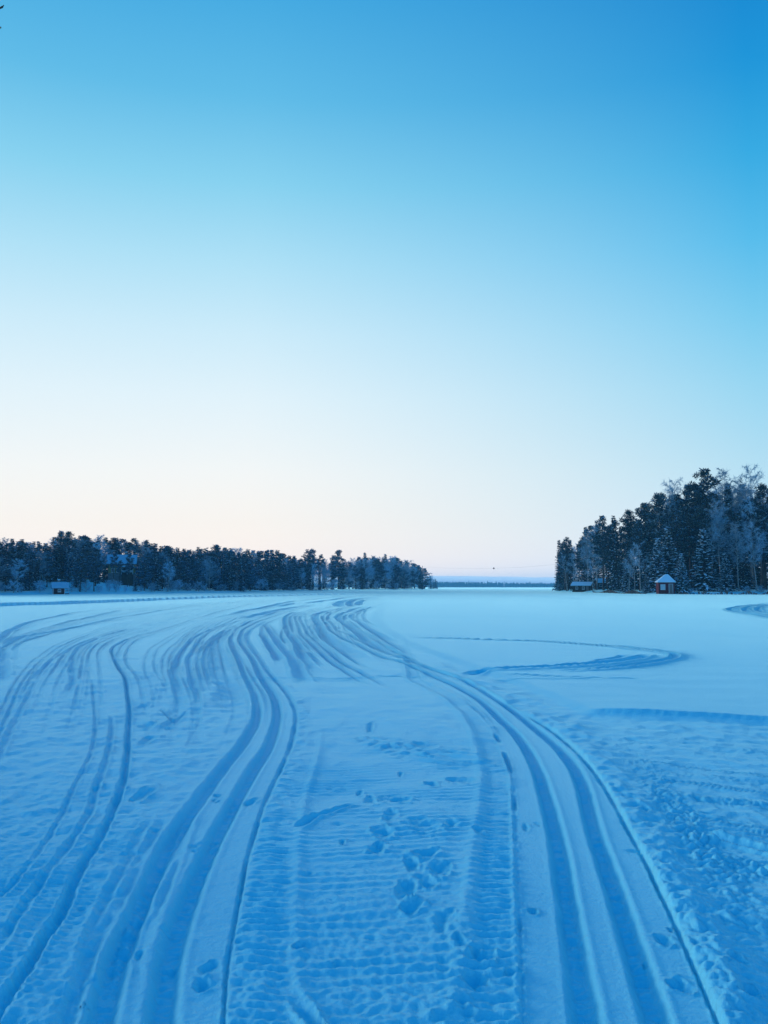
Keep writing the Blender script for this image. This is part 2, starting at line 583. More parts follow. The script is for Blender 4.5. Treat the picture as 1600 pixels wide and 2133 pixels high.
# ---- ski grooves
GROOVES = [
    ([(1225, 2133), (1180, 1863), (1158, 1735), (1131, 1635), (1118, 1600), (1098, 1560), (1070, 1522), (1045, 1500), (1012, 1470), (985, 1450),
      (945, 1427), (910, 1412), (862, 1390), (830, 1378), (800, 1371), (770, 1357), (750, 1345), (732, 1337), (710, 1327), (689, 1313), (681, 1300),
      (672, 1288), (676, 1280), (695, 1272), (715, 1265), (737, 1260), (752, 1255)], 0.060, 0.066),
    ([(1372, 2133), (1285, 1863), (1240, 1735), (1213, 1635), (1190, 1590), (1150, 1545), (1095, 1500), (1060, 1475), (1022, 1450), (985, 1427),
      (950, 1412), (887, 1390), (845, 1373), (800, 1360), (765, 1342), (750, 1335), (728, 1322), (704, 1312), (693, 1300), (682, 1288), (688, 1280),
      (705, 1272), (725, 1265), (747, 1260), (760, 1255)], 0.060, 0.066),
    ([(205, 2133), (240, 1995), (298, 1863), (362, 1735), (462, 1600), (503, 1550), (532, 1500), (536, 1475), (533, 1450), (522, 1425), (507, 1400),
      (497, 1375), (485, 1350), (480, 1332), (485, 1320), (492, 1310), (510, 1300), (535, 1290), (562, 1280), (590, 1272), (625, 1262), (660, 1255)], 0.058, 0.070),
    ([(335, 2133), (352, 1995), (393, 1863), (452, 1735), (528, 1600), (560, 1550), (576, 1500), (577, 1475), (571, 1450), (556, 1425), (539, 1400),
      (527, 1375), (510, 1350), (499, 1332), (502, 1320), (508, 1310), (525, 1300), (552, 1290), (582, 1280), (610, 1272), (645, 1262), (680, 1255)], 0.058, 0.070),
    ([(812, 1445), (762, 1422), (750, 1416), (707, 1390), (675, 1367), (652, 1343), (641, 1333), (626, 1318), (623, 1309), (615, 1285), (622, 1280),
      (650, 1273), (680, 1266), (710, 1260)], 0.055, 0.062),
    ([(850, 1447), (797, 1424), (790, 1420), (732, 1390), (702, 1372), (672, 1345), (659, 1333), (640, 1318), (636, 1309), (624, 1287), (632, 1280),
      (660, 1273), (690, 1266)], 0.055, 0.062),
    ([(800, 1410), (745, 1380), (700, 1350), (668, 1325), (655, 1305), (646, 1290), (652, 1281), (690, 1270), (720, 1263)], 0.035, 0.06),
    ([(690, 1402), (655, 1372), (632, 1350), (612, 1325), (606, 1300), (604, 1288), (615, 1279), (650, 1270), (690, 1260)], 0.045, 0.07),
    ([(452, 1458), (437, 1430), (428, 1400), (425, 1372), (433, 1345), (456, 1325), (500, 1303), (560, 1283), (620, 1266)], 0.03, 0.05),
    ([(440, 1462), (425, 1432), (415, 1400), (411, 1372), (424, 1345), (448, 1325), (490, 1303), (550, 1282)], 0.025, 0.05),
    ([(735, 1388), (690, 1355), (662, 1330), (648, 1312), (636, 1290), (642, 1281), (676, 1271)], 0.03, 0.05),
    ([(905, 1398), (850, 1370), (810, 1350), (780, 1332), (745, 1310), (718, 1292), (722, 1282), (745, 1274), (775, 1264)], 0.04, 0.07),
    ([(870, 1375), (820, 1345), (780, 1320), (752, 1300), (742, 1287), (750, 1277), (780, 1266)], 0.035, 0.07),
    ([(330, 1470), (340, 1440), (345, 1410), (350, 1385)], 0.04, 0.06),
    ([(312, 1476), (326, 1440), (336, 1412), (340, 1390)], 0.02, 0.04),
    ([(585, 1395), (572, 1365), (556, 1338), (545, 1315), (552, 1300), (580, 1288), (620, 1276)], 0.04, 0.08),
]
GROOVE_MASK = np.zeros_like(H)
for k, (pts, depth, hw) in enumerate(GROOVES):
    first = pts[0][1] > 2000
    c = px_curve(pts, 1.2 if first else 0.0)
    rs, D, S, tot = field(c, 0.5)
    wob = 1 + 0.10 * pnoise(S / 0.9, S * 0 + k * 7.3, 41)
    yy = Y[rs]
    hwv = np.maximum(hw * wob, 0.0016 * yy)
    ragged = 0.010 * pnoise(X[rs] / 0.16, yy / 0.2, 43 + k) * band(0.16)[rs] + 0.007 * pnoise(X[rs] / 0.05, yy / 0.06, 47 + k) * band(0.05)[rs]
    prof = 1 - sstep(hwv * 0.34, hwv * 1.04, np.abs(D + ragged))
    f = ends(S, tot, 0.01 if first else min(6.0, tot * 0.3), 15)
    rim = np.exp(-((np.abs(D) - hwv * 1.15) / (hwv * 0.25)) ** 2)
    dep = 0.84 * depth * (1 - 0.45 * sstep(10, 35, yy)) * (1 + 0.3 * pnoise(S / 1.1, S * 0 + k, 42))
    H[rs] += f * (-dep * prof + (0.004 + 0.012 * sstep(9, 25, yy)) * rim)
    # crumbs on the groove floor
    fl = 1 - sstep(hwv * 0.3, hwv * 0.6, np.abs(D))
    H[rs] += f * fl * 0.016 * (pnoise(X[rs] / 0.05, yy / 0.035, 44) * band(0.05)[rs] + pnoise(X[rs] / 0.12, yy / 0.1, 45) * band(0.1)[rs]) * (
        0.5 + 1.6 * np.maximum(pnoise(S / 0.8, S * 0 + k * 3.1, 46), 0)) * 1.5

# ---- cracks at the plate edges
for pts, depth, wd, lift in ((CR1, 0.036, 0.006, 0.010), (CR2L, 0.055, 0.0055, 0.006), (CR2R, 0.038, 0.006, 0.010)):
    c = px_curve(pts, 1.2)
    rs, D, S, tot = field(c, 0.4)
    yy = Y[rs]
    wv = np.maximum(wd, 0.0022 * yy)
    gap = np.clip(0.20 + 2.2 * pnoise(S / 0.6, S * 0 + depth * 99, 51), 0.12, 1) if pts is CR2L else 0.7 + 0.6 * pnoise(S / 0.6, S * 0 + 3.3, 51)
    f = ends(S, tot, 0.01, 10)
    H[rs] += -depth * f * gap * np.exp(-(D / wv) ** 4)
    s_out = -1.0 if pts is CR2L else 1.0
    H[rs] += lift * f * sstep(0.0, 0.05, D * s_out) * (1 - sstep(0.08, 0.30, D * s_out)) * (0.5 + 1.6 * pnoise(X[rs] / 0.09, yy / 0.12, 52))

# ---- ruts: (points, half width, depth, rim, roughness)
L2 = [(0, 2093), (25, 2058), (62, 2003), (100, 1938), (135, 1878), (160, 1820), (190, 1770), (217, 1725), (240, 1672), (257, 1625), (262, 1595),
      (266, 1562), (267, 1525), (270, 1480), (267, 1450), (260, 1412), (250, 1395), (235, 1365), (237, 1347), (275, 1330), (325, 1315), (400, 1292),
      (475, 1270), (575, 1250), (680, 1242)]
T2 = [(-120, 1400), (-40, 1365), (0, 1345), (20, 1335), (62, 1322), (125, 1312), (200, 1297), (262, 1284), (325, 1275), (400, 1264), (500, 1254), (600, 1247), (760, 1240)]
RUTS = [
    (L2, 0.026, 0.045, 0.007, 0.2),
    ([(475, 1500), (480, 1440), (465, 1400), (457, 1365), (450, 1337), (462, 1323), (482, 1310)], 0.24, 0.045, 0.012, 0.6),
    ([(298, 1655), (318, 1622), (330, 1600), (350, 1575), (360, 1525), (366, 1495), (372, 1450), (365, 1412), (362, 1397), (375, 1365), (400, 1332), (425, 1317),
      (475, 1297), (525, 1276), (600, 1257), (680, 1249)], 0.075, 0.036, 0.012, 0.5),
    ([(395, 1600), (410, 1560), (412, 1520), (410, 1482), (410, 1442), (400, 1420), (392, 1375), (400, 1360), (410, 1342), (420, 1330), (445, 1312), (490, 1296), (560, 1276), (640, 1258)], 0.05, 0.032, 0.010, 0.4),
    ([(0, 1862), (50, 1812), (95, 1750), (125, 1700), (155, 1637), (185, 1580), (197, 1530), (197, 1475), (190, 1412)], 0.018, 0.012, 0.005, 0.4),
    ([(0, 1960), (62, 1865), (100, 1812), (140, 1762), (185, 1692), (200, 1640), (222, 1580), (232, 1520), (232, 1480)], 0.025, 0.015, 0.008, 0.5),
    ([(130, 1467), (137, 1445), (152, 1420), (150, 1400), (151, 1375), (157, 1355), (175, 1343), (225, 1322), (300, 1303)], 0.06, 0.028, 0.01, 0.4),
    ([(40, 1450), (60, 1425), (90, 1390), (130, 1360), (180, 1335), (260, 1312), (360, 1288)], 0.05, 0.02, 0.01, 0.4),
    ([(5, 1425), (3, 1390), (6, 1362), (18, 1342), (60, 1326)], 0.12, 0.05, 0.02, 0.4),
    ([(25, 1378), (27, 1352), (50, 1335), (110, 1318)], 0.10, 0.03, 0.01, 0.4),
    (T2, 0.16, 0.06, 0.02, 0.4),
    ([(-60, 1370), (0, 1331), (25, 1311), (75, 1293), (125, 1283), (200, 1273), (400, 1258), (600, 1246), (800, 1239)], 0.16, 0.07, 0.03, 0.5),
    ([(87, 1310), (125, 1300), (200, 1283), (275, 1271), (400, 1261), (560, 1250)], 0.14, 0.06, 0.03, 0.4),
    ([(550, 1297), (570, 1325), (590, 1350), (612, 1375), (625, 1405), (640, 1430)], 0.11, 0.045, 0.03, 0.5),
    ([(640, 1272), (610, 1277), (595, 1285), (597, 1310), (617, 1337), (627, 1365), (645, 1388), (665, 1405)], 0.12, 0.05, 0.03, 0.4),
    ([(542, 1317), (560, 1342), (575, 1367), (580, 1378)], 0.10, 0.05, 0.02, 0.3),
    ([(700, 1270), (668, 1276), (655, 1285), (665, 1302), (675, 1320), (712, 1347), (750, 1370), (780, 1387)], 0.22, 0.055, 0.02, 0.4),
    ([(760, 1262), (730, 1272), (704, 1285), (725, 1302), (750, 1320), (775, 1342), (840, 1368), (880, 1385)], 0.20, 0.055, 0.02, 0.4),
    ([(780, 1262), (745, 1275), (733, 1285), (748, 1296), (790, 1322), (835, 1345)], 0.16, 0.05, 0.02, 0.3),
    ([(800, 1256), (770, 1266), (757, 1280), (762, 1293), (790, 1308)], 0.10, 0.04, 0.01, 0.3),
    ([(800, 1243), (750, 1247), (715, 1253), (703, 1260), (715, 1265)], 0.5, 0.13, 0.05, 0.2),
    ([(790, 1246), (745, 1250), (730, 1255), (728, 1260), (735, 1264)], 0.35, 0.11, 0.05, 0.2),
    ([(800, 1248), (762, 1251), (748, 1256), (748, 1260)], 0.35, 0.11, 0.05, 0.2),
    ([(560, 1268), (610, 1258), (652, 1256), (690, 1250), (760, 1242), (900, 1234)], 0.45, 0.12, 0.05, 0.2),
    ([(500, 1290), (560, 1276), (620, 1264), (655, 1261), (690, 1262)], 0.3, 0.09, 0.04, 0.2),
    ([(400, 1300), (470, 1283), (560, 1263), (640, 1250), (760, 1240), (900, 1233)], 0.3, 0.09, 0.04, 0.2),
    # loop of a turning snowmobile on the open snow
    ([(815, 1330), (900, 1332), (1000, 1336), (1100, 1339), (1200, 1346), (1275, 1352), (1330, 1359), (1380, 1365), (1404, 1370), (1402, 1377), (1370, 1383), (1340, 1388), (1275, 1397),
      (1200, 1401), (1100, 1404)], 0.09, 0.032, 0.05, 1.8),
    ([(1350, 1368), (1337, 1374), (1310, 1380), (1270, 1386), (1200, 1391), (1150, 1394), (1050, 1400), (1007, 1400), (972, 1409)], 0.12, 0.06, 0.045, 1.6),
    ([(1300, 1370), (1285, 1376), (1240, 1384)], 0.08, 0.06, 0.03, 0.6),
    ([(1040, 1410), (1120, 1414), (1200, 1417), (1290, 1419), (1345, 1418)], 0.07, 0.035, 0.02, 1.8),
    ([(1000, 1419), (1100, 1421), (1200, 1421), (1240, 1420)], 0.05, 0.02, 0.01, 0.6),
    # arcs far right
    ([(1680, 1300), (1600, 1289), (1560, 1283), (1530, 1277), (1518, 1272), (1532, 1267), (1560, 1262), (1610, 1257)], 0.22, 0.10, 0.07, 0.3),
    ([(1690, 1296), (1600, 1285), (1572, 1281), (1553, 1275), (1552, 1270), (1568, 1264), (1620, 1258)], 0.22, 0.10, 0.07, 0.3),
    ([(1690, 1290), (1620, 1283), (1590, 1279), (1577, 1272), (1586, 1265), (1625, 1259)], 0.22, 0.10, 0.07, 0.3),
    # belt marks on the right
    ([(1462, 1737), (1530, 1752), (1600, 1772), (1720, 1800)], 0.05, 0.04, 0.03, 0.8),
    ([(1330, 1622), (1450, 1632), (1600, 1652), (1750, 1672)], 0.03, 0.02, 0.015, 0.6),
    ([(1300, 1585), (1450, 1600), (1600, 1618), (1750, 1635)], 0.025, 0.015, 0.01, 0.5),
    ([(680, 2190), (655, 2140), (632, 2100), (610, 2062)], 0.028, 0.030, 0.018, 0.4),
    ([(618, 1726), (650, 1705), (690, 1690), (740, 1672)], 0.03, 0.018, 0.012, 0.6),
    ([(385, 1412), (480, 1411), (600, 1410), (700, 1412), (800, 1408), (905, 1410), (985, 1408)], 0.05, 0.025, 0.02, 1.0),
    ([(360, 1497), (345, 1480), (335, 1470)], 0.02, 0.015, 0.01, 0.3),
]
# fine ski lines fanned between the traced ones
def resample(pts, n):
    c = np.array(pts, float)
    s = np.concatenate([[0], np.cumsum(np.hypot(*np.diff(c, axis=0).T))])
    q = np.linspace(0, s[-1], n)
    return np.stack([np.interp(q, s, c[:, 0]), np.interp(q, s, c[:, 1])], 1)


def fan(A, B, n, d0, d1, seed):
    """continuous fine ski lines between two traced curves"""
    g = np.random.default_rng(seed)
    A, B = resample(A, 18), resample(B, 18)
    for k in range(n):
        f = (k + g.uniform(0.15, 0.85)) / n
        wig = np.interp(np.arange(18), [0, 5, 11, 17], g.normal(0, 0.35 / n, 4))
        q = A * (1 - (f + wig))[:, None] + B * (f + wig)[:, None]
        i0 = int(g.integers(0, 6))
        i1 = 18 - int(g.integers(0, 3))
        pts = [tuple(v) for v in q[i0:i1]]
        hw, dp = g.uniform(0.018, 0.034), g.uniform(d0, d1)
        RUTS.append((pts, hw, dp, dp * 0.55, 0.3))
        if g.random() < 0.6:      # its partner ski
            off = 0.20
            w_ = [ground(*v) for v in pts]
            t_ = np.gradient(np.array(w_), axis=0)
            t_ /= np.hypot(t_[:, 0], t_[:, 1])[:, None]
            PAIRS.append((np.array(w_) + np.stack([t_[:, 1], -t_[:, 0]], 1) * off, hw, dp, dp * 0.55, 0.3))


PAIRS = []
FL = [(-100, 1700), (-60, 1560), (0, 1450), (40, 1390), (110, 1345), (200, 1310), (330, 1280), (450, 1262), (600, 1249), (700, 1241)]
fan(L2[8:], FL, 11, 0.010, 0.018, 201)
P1L = [(380, 1690), (462, 1600), (503, 1550), (528, 1500), (528, 1450), (500, 1400), (478, 1350), (474, 1332), (485, 1310), (530, 1288), (590, 1270), (660, 1255), (740, 1245)]
fan([(300, 1690)] + L2[9:], P1L, 9, 0.010, 0.018, 202)
fan([(700, 1470), (640, 1420), (600, 1380), (566, 1340), (556, 1318), (562, 1300), (600, 1283), (660, 1267), (740, 1250), (840, 1240)],
    [(960, 1450), (900, 1402), (850, 1372), (800, 1346), (760, 1320), (735, 1300), (722, 1287), (735, 1276), (780, 1262), (860, 1246)], 10, 0.014, 0.024, 203)
fan([(-200, 1330), (0, 1320), (80, 1292), (200, 1272), (400, 1257), (640, 1245), (860, 1236)], [(-200, 1480), (-60, 1400), (30, 1345), (140, 1312), (280, 1288), (460, 1264), (660, 1247), (860, 1238)], 7, 0.02, 0.035, 204)
fan([(60, 2133), (130, 1985), (205, 1850), (270, 1740), (300, 1690)], [(170, 2133), (205, 1985), (270, 1850), (330, 1740), (360, 1690)], 3, 0.008, 0.012, 205)
for k, (pts, hw, depth, rim, rgh) in enumerate(RUTS + PAIRS):
    if isinstance(pts, np.ndarray):
        c = smooth_poly(list(pts))
        pts = [(800, 1500)]
    else:
        c = px_curve(pts, 1.5 if pts[0][1] > 1950 else 0.0)
    rs, D, S, tot = field(c, hw * 6 + 0.2)
    yy = Y[rs]
    hwv = np.maximum(hw * (1 - 0.3 * sstep(12, 35, yy)), 0.0011 * yy) * (1 + 0.25 * pnoise(S / (hw * 14), S * 0 + k * 3.7, 61))
    f = ends(S, tot, 0.02 if pts[0][1] > 1950 or pts[0][0] < 5 else tot * 0.12, tot * 0.12)
    f = f * (1 + 0.35 * pnoise(S / (hw * 20), S * 0 + k, 62))
    near_line = (np.abs(D) < hwv * 5)
    dd = np.where(near_line, D, 9.0)
    dd = dd + hw * (0.45 * pnoise(X[rs] / (hw * 3), yy / (hw * 4), 64 + k) * band(hw * 3)[rs] + 0.3 * pnoise(X[rs] / (hw * 1.2), yy / (hw * 1.5), 65 + k) * band(hw * 1.2)[rs])
    prof = np.exp(-np.abs(dd / hwv) ** 2.2) * (1 - 0.4 * sstep(15, 45, yy) * (hw < 0.2))
    f = f * (1 + 0.5 * pnoise(X[rs] / 0.35, yy / 0.5, 66 + k) * band(0.35)[rs])
    H[rs] += f * (-depth * prof + rim * np.exp(-((np.abs(dd) - hwv * 1.5) / (hwv * 0.5)) ** 2))
    if rgh > 0.45:
        lam = max(hw * 0.55, 0.045)
        H[rs] += f * rgh * rim * 2.0 * np.exp(-(dd / (hwv * 2.2)) ** 2) * pnoise(X[rs] / lam, yy / lam, 63 + k) * band(lam)[rs]

# ---- banks left by the snowmobile trails: far side higher, the face towards us steep
for pts, hgt, back_l, thick in (([(-300, 1283), (-150, 1271), (0, 1263), (100, 1259), (200, 1253.5), (300, 1249.5), (400, 1246.5), (600, 1240.5), (800, 1236.5)], 0.26, 5.0, 0.25),
                                ([(1195, 1487), (1300, 1493), (1400, 1498), (1500, 1502), (1600, 1507), (1750, 1514), (1900, 1522)], 0.032, 0.8, 0.05)):
    c = px_curve(pts)
    rs, D, S, tot = field(c, back_l * 2.5)
    jag = 0.6 * thick * pnoise(S / 0.5, S * 0, 71) + 0.5 * thick * pnoise(X[rs] / (thick * 1.6), Y[rs] / (thick * 1.6), 72)
    d = D + jag
    up = np.where(d < 0, sstep(0, thick, -d) * np.exp(-np.maximum(-d - thick, 0) / back_l), 0)
    f = ends(S, tot, 0.5, tot * 0.15) * (np.abs(D) < back_l * 2.4)
    H[rs] += f * (hgt * up - hgt * 0.5 * np.exp(-((d - thick * 1.5) / (thick * 2.0)) ** 2))

# ---- lumpy bands
for pts, hw, amp, lam, skew in (([(1212, 1513), (1300, 1528), (1400, 1542), (1500, 1556), (1600, 1570), (1750, 1592)], 0.20, 0.050, 0.07, 0),
                                ([(1325, 1602), (1420, 1612), (1500, 1620), (1600, 1633), (1750, 1652)], 0.11, 0.042, 0.06, 0),
                                ([(1390, 1651), (1450, 1660), (1520, 1668), (1600, 1678), (1750, 1697)], 0.10, 0.045, 0.065, 0),
                                ([(1415, 1690), (1480, 1705), (1540, 1722), (1600, 1742), (1700, 1776)], 0.15, 0.045, 0.06, 1),
                                ([(1480, 1790), (1540, 1805), (1600, 1818), (1750, 1850)], 0.17, 0.045, 0.07, 0),
                                ([(1500, 1900), (1560, 1925), (1620, 1940)], 0.10, 0.030, 0.1, 0),
                                ([(-20, 1272), (100, 1266), (200, 1260), (330, 1254)], 0.8, 0.10, 0.5, 0),
                                ([(840, 1336), (870, 1352), (880, 1368)], 0.2, 0.05, 0.2, 0),
                                ([(1225, 1349), (1300, 1357), (1360, 1366), (1402, 1372), (1360, 1380)], 0.28, 0.075, 0.16, 0),
                                ([(1000, 1399), (1100, 1397), (1200, 1390), (1290, 1381)], 0.16, 0.05, 0.12, 0),
                                (ROUT, 0.14, 0.045, 0.07, 0),
                                ([(905, 1560), (940, 1580), (985, 1600)], 0.30, 0.045, 0.17, 1),
                                ([(760, 1530), (830, 1560), (900, 1580)], 0.25, 0.025, 0.14, 0),
                                ):
    c = px_curve(pts)
    rs, D, S, tot = field(c, hw * 4)
    near_line = np.abs(D) < hw * 3.8
    f = ends(S, tot, tot * 0.06 + 0.05, tot * 0.06 + 0.05) * np.exp(-(D / hw) ** 4) * near_line
    nz = pnoise((S + skew * D * 1.2) / lam, D / (lam * (3 if skew else 0.9)), 81)
    H[rs] += f * band(lam)[rs] * (amp * (np.abs(nz) * 1.8 - 0.25) + amp * 0.35 * pnoise(X[rs] / (lam * 0.4), Y[rs] / (lam * 0.4), 82) * band(lam * 0.4)[rs])

# ---- footprints, paw and pole marks: (px, py, width and height as seen in the photo, depth m)
PRINTS = [(823, 1664, 56, 18, .045), (812, 1698, 30, 26, .03), (798, 1733, 42, 28, .05), (787, 1768, 36, 22, .06), (880, 1722, 58, 40, .03), (888, 1779, 52, 18, .05),
          (856, 1800, 26, 36, .04), (916, 1810, 42, 32, .05), (845, 1852, 40, 36, .05), (890, 1838, 34, 24, .04), (860, 1890, 48, 26, .055), (852, 1868, 22, 14, .04),
          (924, 1916, 42, 40, .03), (962, 1962, 34, 26, .045), (1000, 1988, 52, 32, .06), (990, 2040, 58, 34, .05), (1070, 2023, 30, 16, .045), (942, 2118, 80, 40, .035),
          (950, 2082, 60, 24, .025), (925, 2010, 30, 40, .02), (1109, 1897, 27, 11, .035), (1381, 1957, 34, 21, .05), (1417, 2051, 48, 28, .055), (1398, 1936, 10, 9, .03),
          (1345, 1990, 14, 10, .02), (1325, 1773, 40, 9, .02), (622, 1968, 22, 18, .04), (711, 2003, 34, 12, .025), (424, 2043, 50, 26, .05), (436, 2008, 44, 30, .03),
          (192, 2033, 24, 22, .035), (178, 2090, 10, 12, .03), (172, 2085, 8, 6, .03), (522, 1668, 22, 15, .04), (452, 1655, 13, 8, .025), (446, 1664, 6, 5, .02), (452, 1667, 6, 5, .02), (458, 1665, 6, 5, .02),
          (410, 1757, 22, 10, .03), (406, 1768, 14, 8, .025), (450, 1739, 9, 7, .03), (449, 1756, 24, 16, .025), (300, 1652, 32, 28, .045), (203, 1637, 18, 12, .04),
          (266, 1642, 11, 7, .03), (260, 1774, 16, 14, .025), (284, 1772, 14, 11, .025), (322, 1725, 26, 11, .02), (308, 1509, 34, 14, .045), (307, 1540, 26, 18, .045),
          (295, 1467, 22, 11, .035), (367, 1492, 17, 34, .04), (320, 1410, 60, 12, .02), (345, 1925, 22, 10, .03), (365, 1990, 18, 18, .03), (168, 1886, 32, 9, .03), (291, 1975, 20, 24, .025),
          (898, 1631, 28, 14, .045), (958, 1625, 56, 13, .04), (815, 1556, 44, 12, .03), (884, 1552, 48, 12, .03), (940, 1718, 28, 20, .03), (996, 1733, 24, 14, .03), (835, 1609, 12, 7, .025),
          (750, 1649, 14, 11, .03), (772, 1663, 26, 20, .025), (714, 1756, 12, 14, .03), (706, 1717, 36, 9, .012), (1095, 1722, 14, 18, .02), (1120, 1716, 10, 8, .02),
          (770, 1515, 16, 20, .03), (1560, 2076, 40, 26, .045), (1535, 2010, 34, 20, .035), (1452, 1662, 24, 14, .03), (1310, 1665, 26, 16, .03), (1345, 1690, 22, 14, .035), (1420, 1786, 36, 18, .03),
          (690, 1640, 24, 8, .015), (1320, 1545, 30, 10, .02), (1262, 1552, 22, 9, .02), (640, 1820, 30, 12, .012), (770, 1950, 60, 12, .012)]
for k, (px, py, wp, hp_, dep) in enumerate(PRINTS):
    gx, gy = ground(px, py)
    ln = ground(px, py - hp_ / 2)[1] - ground(px, py + hp_ / 2)[1]
    wd = ground(px + wp / 2, py)[0] - ground(px - wp / 2, py)[0]
    R = max(ln, wd) * 1.2
    i0, i1 = np.searchsorted(rows, gy - R), np.searchsorted(rows, gy + R)
    j0, j1 = np.searchsorted(cols, min((gx - R) / WY[i0], (gx - R) / WY[i1])), np.searchsorted(cols, max((gx + R) / WY[i0], (gx + R) / WY[i1]))
    xs, ys = X[i0:i1, j0:j1], Y[i0:i1, j0:j1]
    lx, ly = xs - gx, ys - gy
    sh = 0.35 * math.sin(k * 2.7)
    u = ly / (ln * 0.5)
    v = (lx - sh * ly * wd / ln) / (wd * 0.5)
    rr = np.sqrt(u * u + v * v) + 0.75 * pnoise(xs / (wd * .6), ys / (ln * .6), 90 + k) + 0.35 * pnoise(xs / 0.03, ys / 0.035, 190 + k)
    bowl = 1 - sstep(0.15, 1.15, rr)
    H[i0:i1, j0:j1] += -dep * 0.55 * bowl * (1 + 0.25 * u * (k % 3 - 1)) + dep * 0.25 * np.exp(-((rr - 1.22) / 0.2) ** 2) * (0.5 + 1.2 * pnoise(xs / 0.06, ys / 0.06, 91))
    H[i0:i1, j0:j1] += bowl * 0.012 * pnoise(xs / 0.04, ys / 0.04, 92 + k)

# a line of footprints across the open snow towards the right shore
pl = px_curve([(1020, 1238), (1200, 1246.5), (1350, 1249.5), (1480, 1253), (1600, 1258), (1700, 1262)])
rs, D, S, tot = field(pl, 3.0)
H[rs] += -0.16 * np.exp(-((np.where(np.abs(D) < 3, D, 9) + 0.5) / 0.7) ** 2) * (0.5 + 0.5 * np.cos(S * 2 * math.pi / 1.6)) + 0.05 * np.exp(-((np.where(np.abs(D) < 3, D, 9) - 0.9) / 0.6) ** 2)

H[:12] = H[12][None, :] * np.linspace(0, 1, 12)[:, None]
H[:, :3] *= 0
H[:, -3:] *= 0
nr, nc = X.shape
idx = np.arange(nr * nc).reshape(nr, nc)
quads = np.stack([idx[:-1, :-1], idx[:-1, 1:], idx[1:, 1:], idx[1:, :-1]], -1).reshape(-1, 4)
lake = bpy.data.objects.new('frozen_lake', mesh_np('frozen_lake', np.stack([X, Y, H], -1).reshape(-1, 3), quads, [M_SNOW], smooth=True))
link(lake)
tag(lake, 'snow-covered frozen lake with ski tracks and snowmobile ruts', kind='structure')
del GROOVE_MASK, SMOOTH, ROUGH, z_centre, z_plate1, z_plate2, z_strip, z_left, z_virgin, warp

# ------------------------------------------------------------------ the shores
def shore(pts):
    c = np.array([ground(*q) for q in pts])
    s = np.concatenate([[0], np.cumsum(np.hypot(*np.diff(c, axis=0).T))])
    q = np.linspace(0, s[-1], 260)
    return np.stack([np.interp(q, s, c[:, 0]), np.interp(q, s, c[:, 1])], 1), np.interp(q, s, [p[0] for p in pts])


SH_L, SHPX_L = shore([(-700, 1246), (-300, 1241.5), (0, 1238.5), (150, 1237.5), (300, 1236.5), (500, 1234), (600, 1231.8), (660, 1230.9), (740, 1229.6), (830, 1228.4), (885, 1227.6), (902, 1227.0), (912, 1226.4)])
SH_R, SHPX_R = shore([(1158, 1230.9), (1162, 1231.6), (1180, 1232.2), (1210, 1233.0), (1250, 1234.4), (1300, 1236.4), (1350, 1237.2), (1400, 1237.6), (1600, 1237.8), (1900, 1239), (2400, 1244)])


def inland(x, y, S):
    """distance behind the shore line (negative on the lake) and index along it"""
    d = np.hypot(S[:, 0] - x, S[:, 1] - y)
    k = int(np.argmin(d))
    k0, k1 = max(k - 1, 0), min(k + 1, len(S) - 1)
    t = S[k1] - S[k0]
    t = t / np.hypot(*t)
    side_ = t[0] * (y - S[k][1]) - t[1] * (x - S[k][0])
    return (d[k] if side_ > 0 else -d[k]), k


def land_z(x, y, left=True):
    S, P = (SH_L, SHPX_L) if left else (SH_R, SHPX_R)
    v, k = inland(x, y, S)
    if v < -3:
        return -0.6
    px = P[k]
    n = float(pnoise(np.array([x / 7.0]), np.array([y / 7.0]), 5)[0]) + 0.5 * float(pnoise(np.array([x / 2.6]), np.array([y / 2.6]), 6)[0])
    if left:
        hill = float(np.interp(px, [-300, 100, 180, 225, 300, 360, 480, 600, 640, 900], [.07, .07, .14, .235, .225, .12, .06, .05, .012, .012]))
        top = float(np.interp(px, [-300, 120, 200, 300, 420, 600, 650, 900], [4, 4, 6.5, 7.5, 5, 3, 1.0, 1.0]))
    else:
        hill = float(np.interp(px, [1150, 1240, 1400, 1600], [.03, .05, .05, .05]))
        top = float(np.interp(px, [1150, 1300, 1600], [1.0, 2.0, 3.0]))
    edge = 0.45 * float(sstep(-0.6, 2.0, np.array(v))) - 0.25 * float(1 - sstep(-2.5, 0, np.array(v)))
    r = max(v - 2, 0)
    z = edge + top * (1 - math.exp(-hill * r / max(top, .1)))
    return z + 0.35 * n * float(sstep(0, 6, np.array(v))) + 0.12 * n


def shore_mesh(name, S, left, label):
    T = np.gradient(S, axis=0)
    T /= np.hypot(T[:, 0], T[:, 1])[:, None]
    Nn = np.stack([-T[:, 1], T[:, 0]], 1)
    vs = np.concatenate([[-2.6, -1.2, -0.4, 0.3, 1.0, 2.0], np.linspace(3.2, 40, 26), [50, 65, 90]])
    V = []
    for p, n in zip(S, Nn):
        for v in vs:
            q = p + n * v
            V.append((q[0], q[1], land_z(q[0], q[1], left) if v > -2.5 else -0.35))
    m, k = len(S), len(vs)
    ix = np.arange(m * k).reshape(m, k)
    q = np.stack([ix[:-1, :-1], ix[1:, :-1], ix[1:, 1:], ix[:-1, 1:]], -1).reshape(-1, 4)
    o = bpy.data.objects.new(name, mesh_np(name, V, q, [M_SNOW2], smooth=True))
    link(o)
    return tag(o, label, kind='structure')


shore_mesh('shore_left', SH_L, True, 'snowy wooded shore with a slope below the yellow house')
shore_mesh('shore_right', SH_R, False, 'low snowy wooded shore on the right')

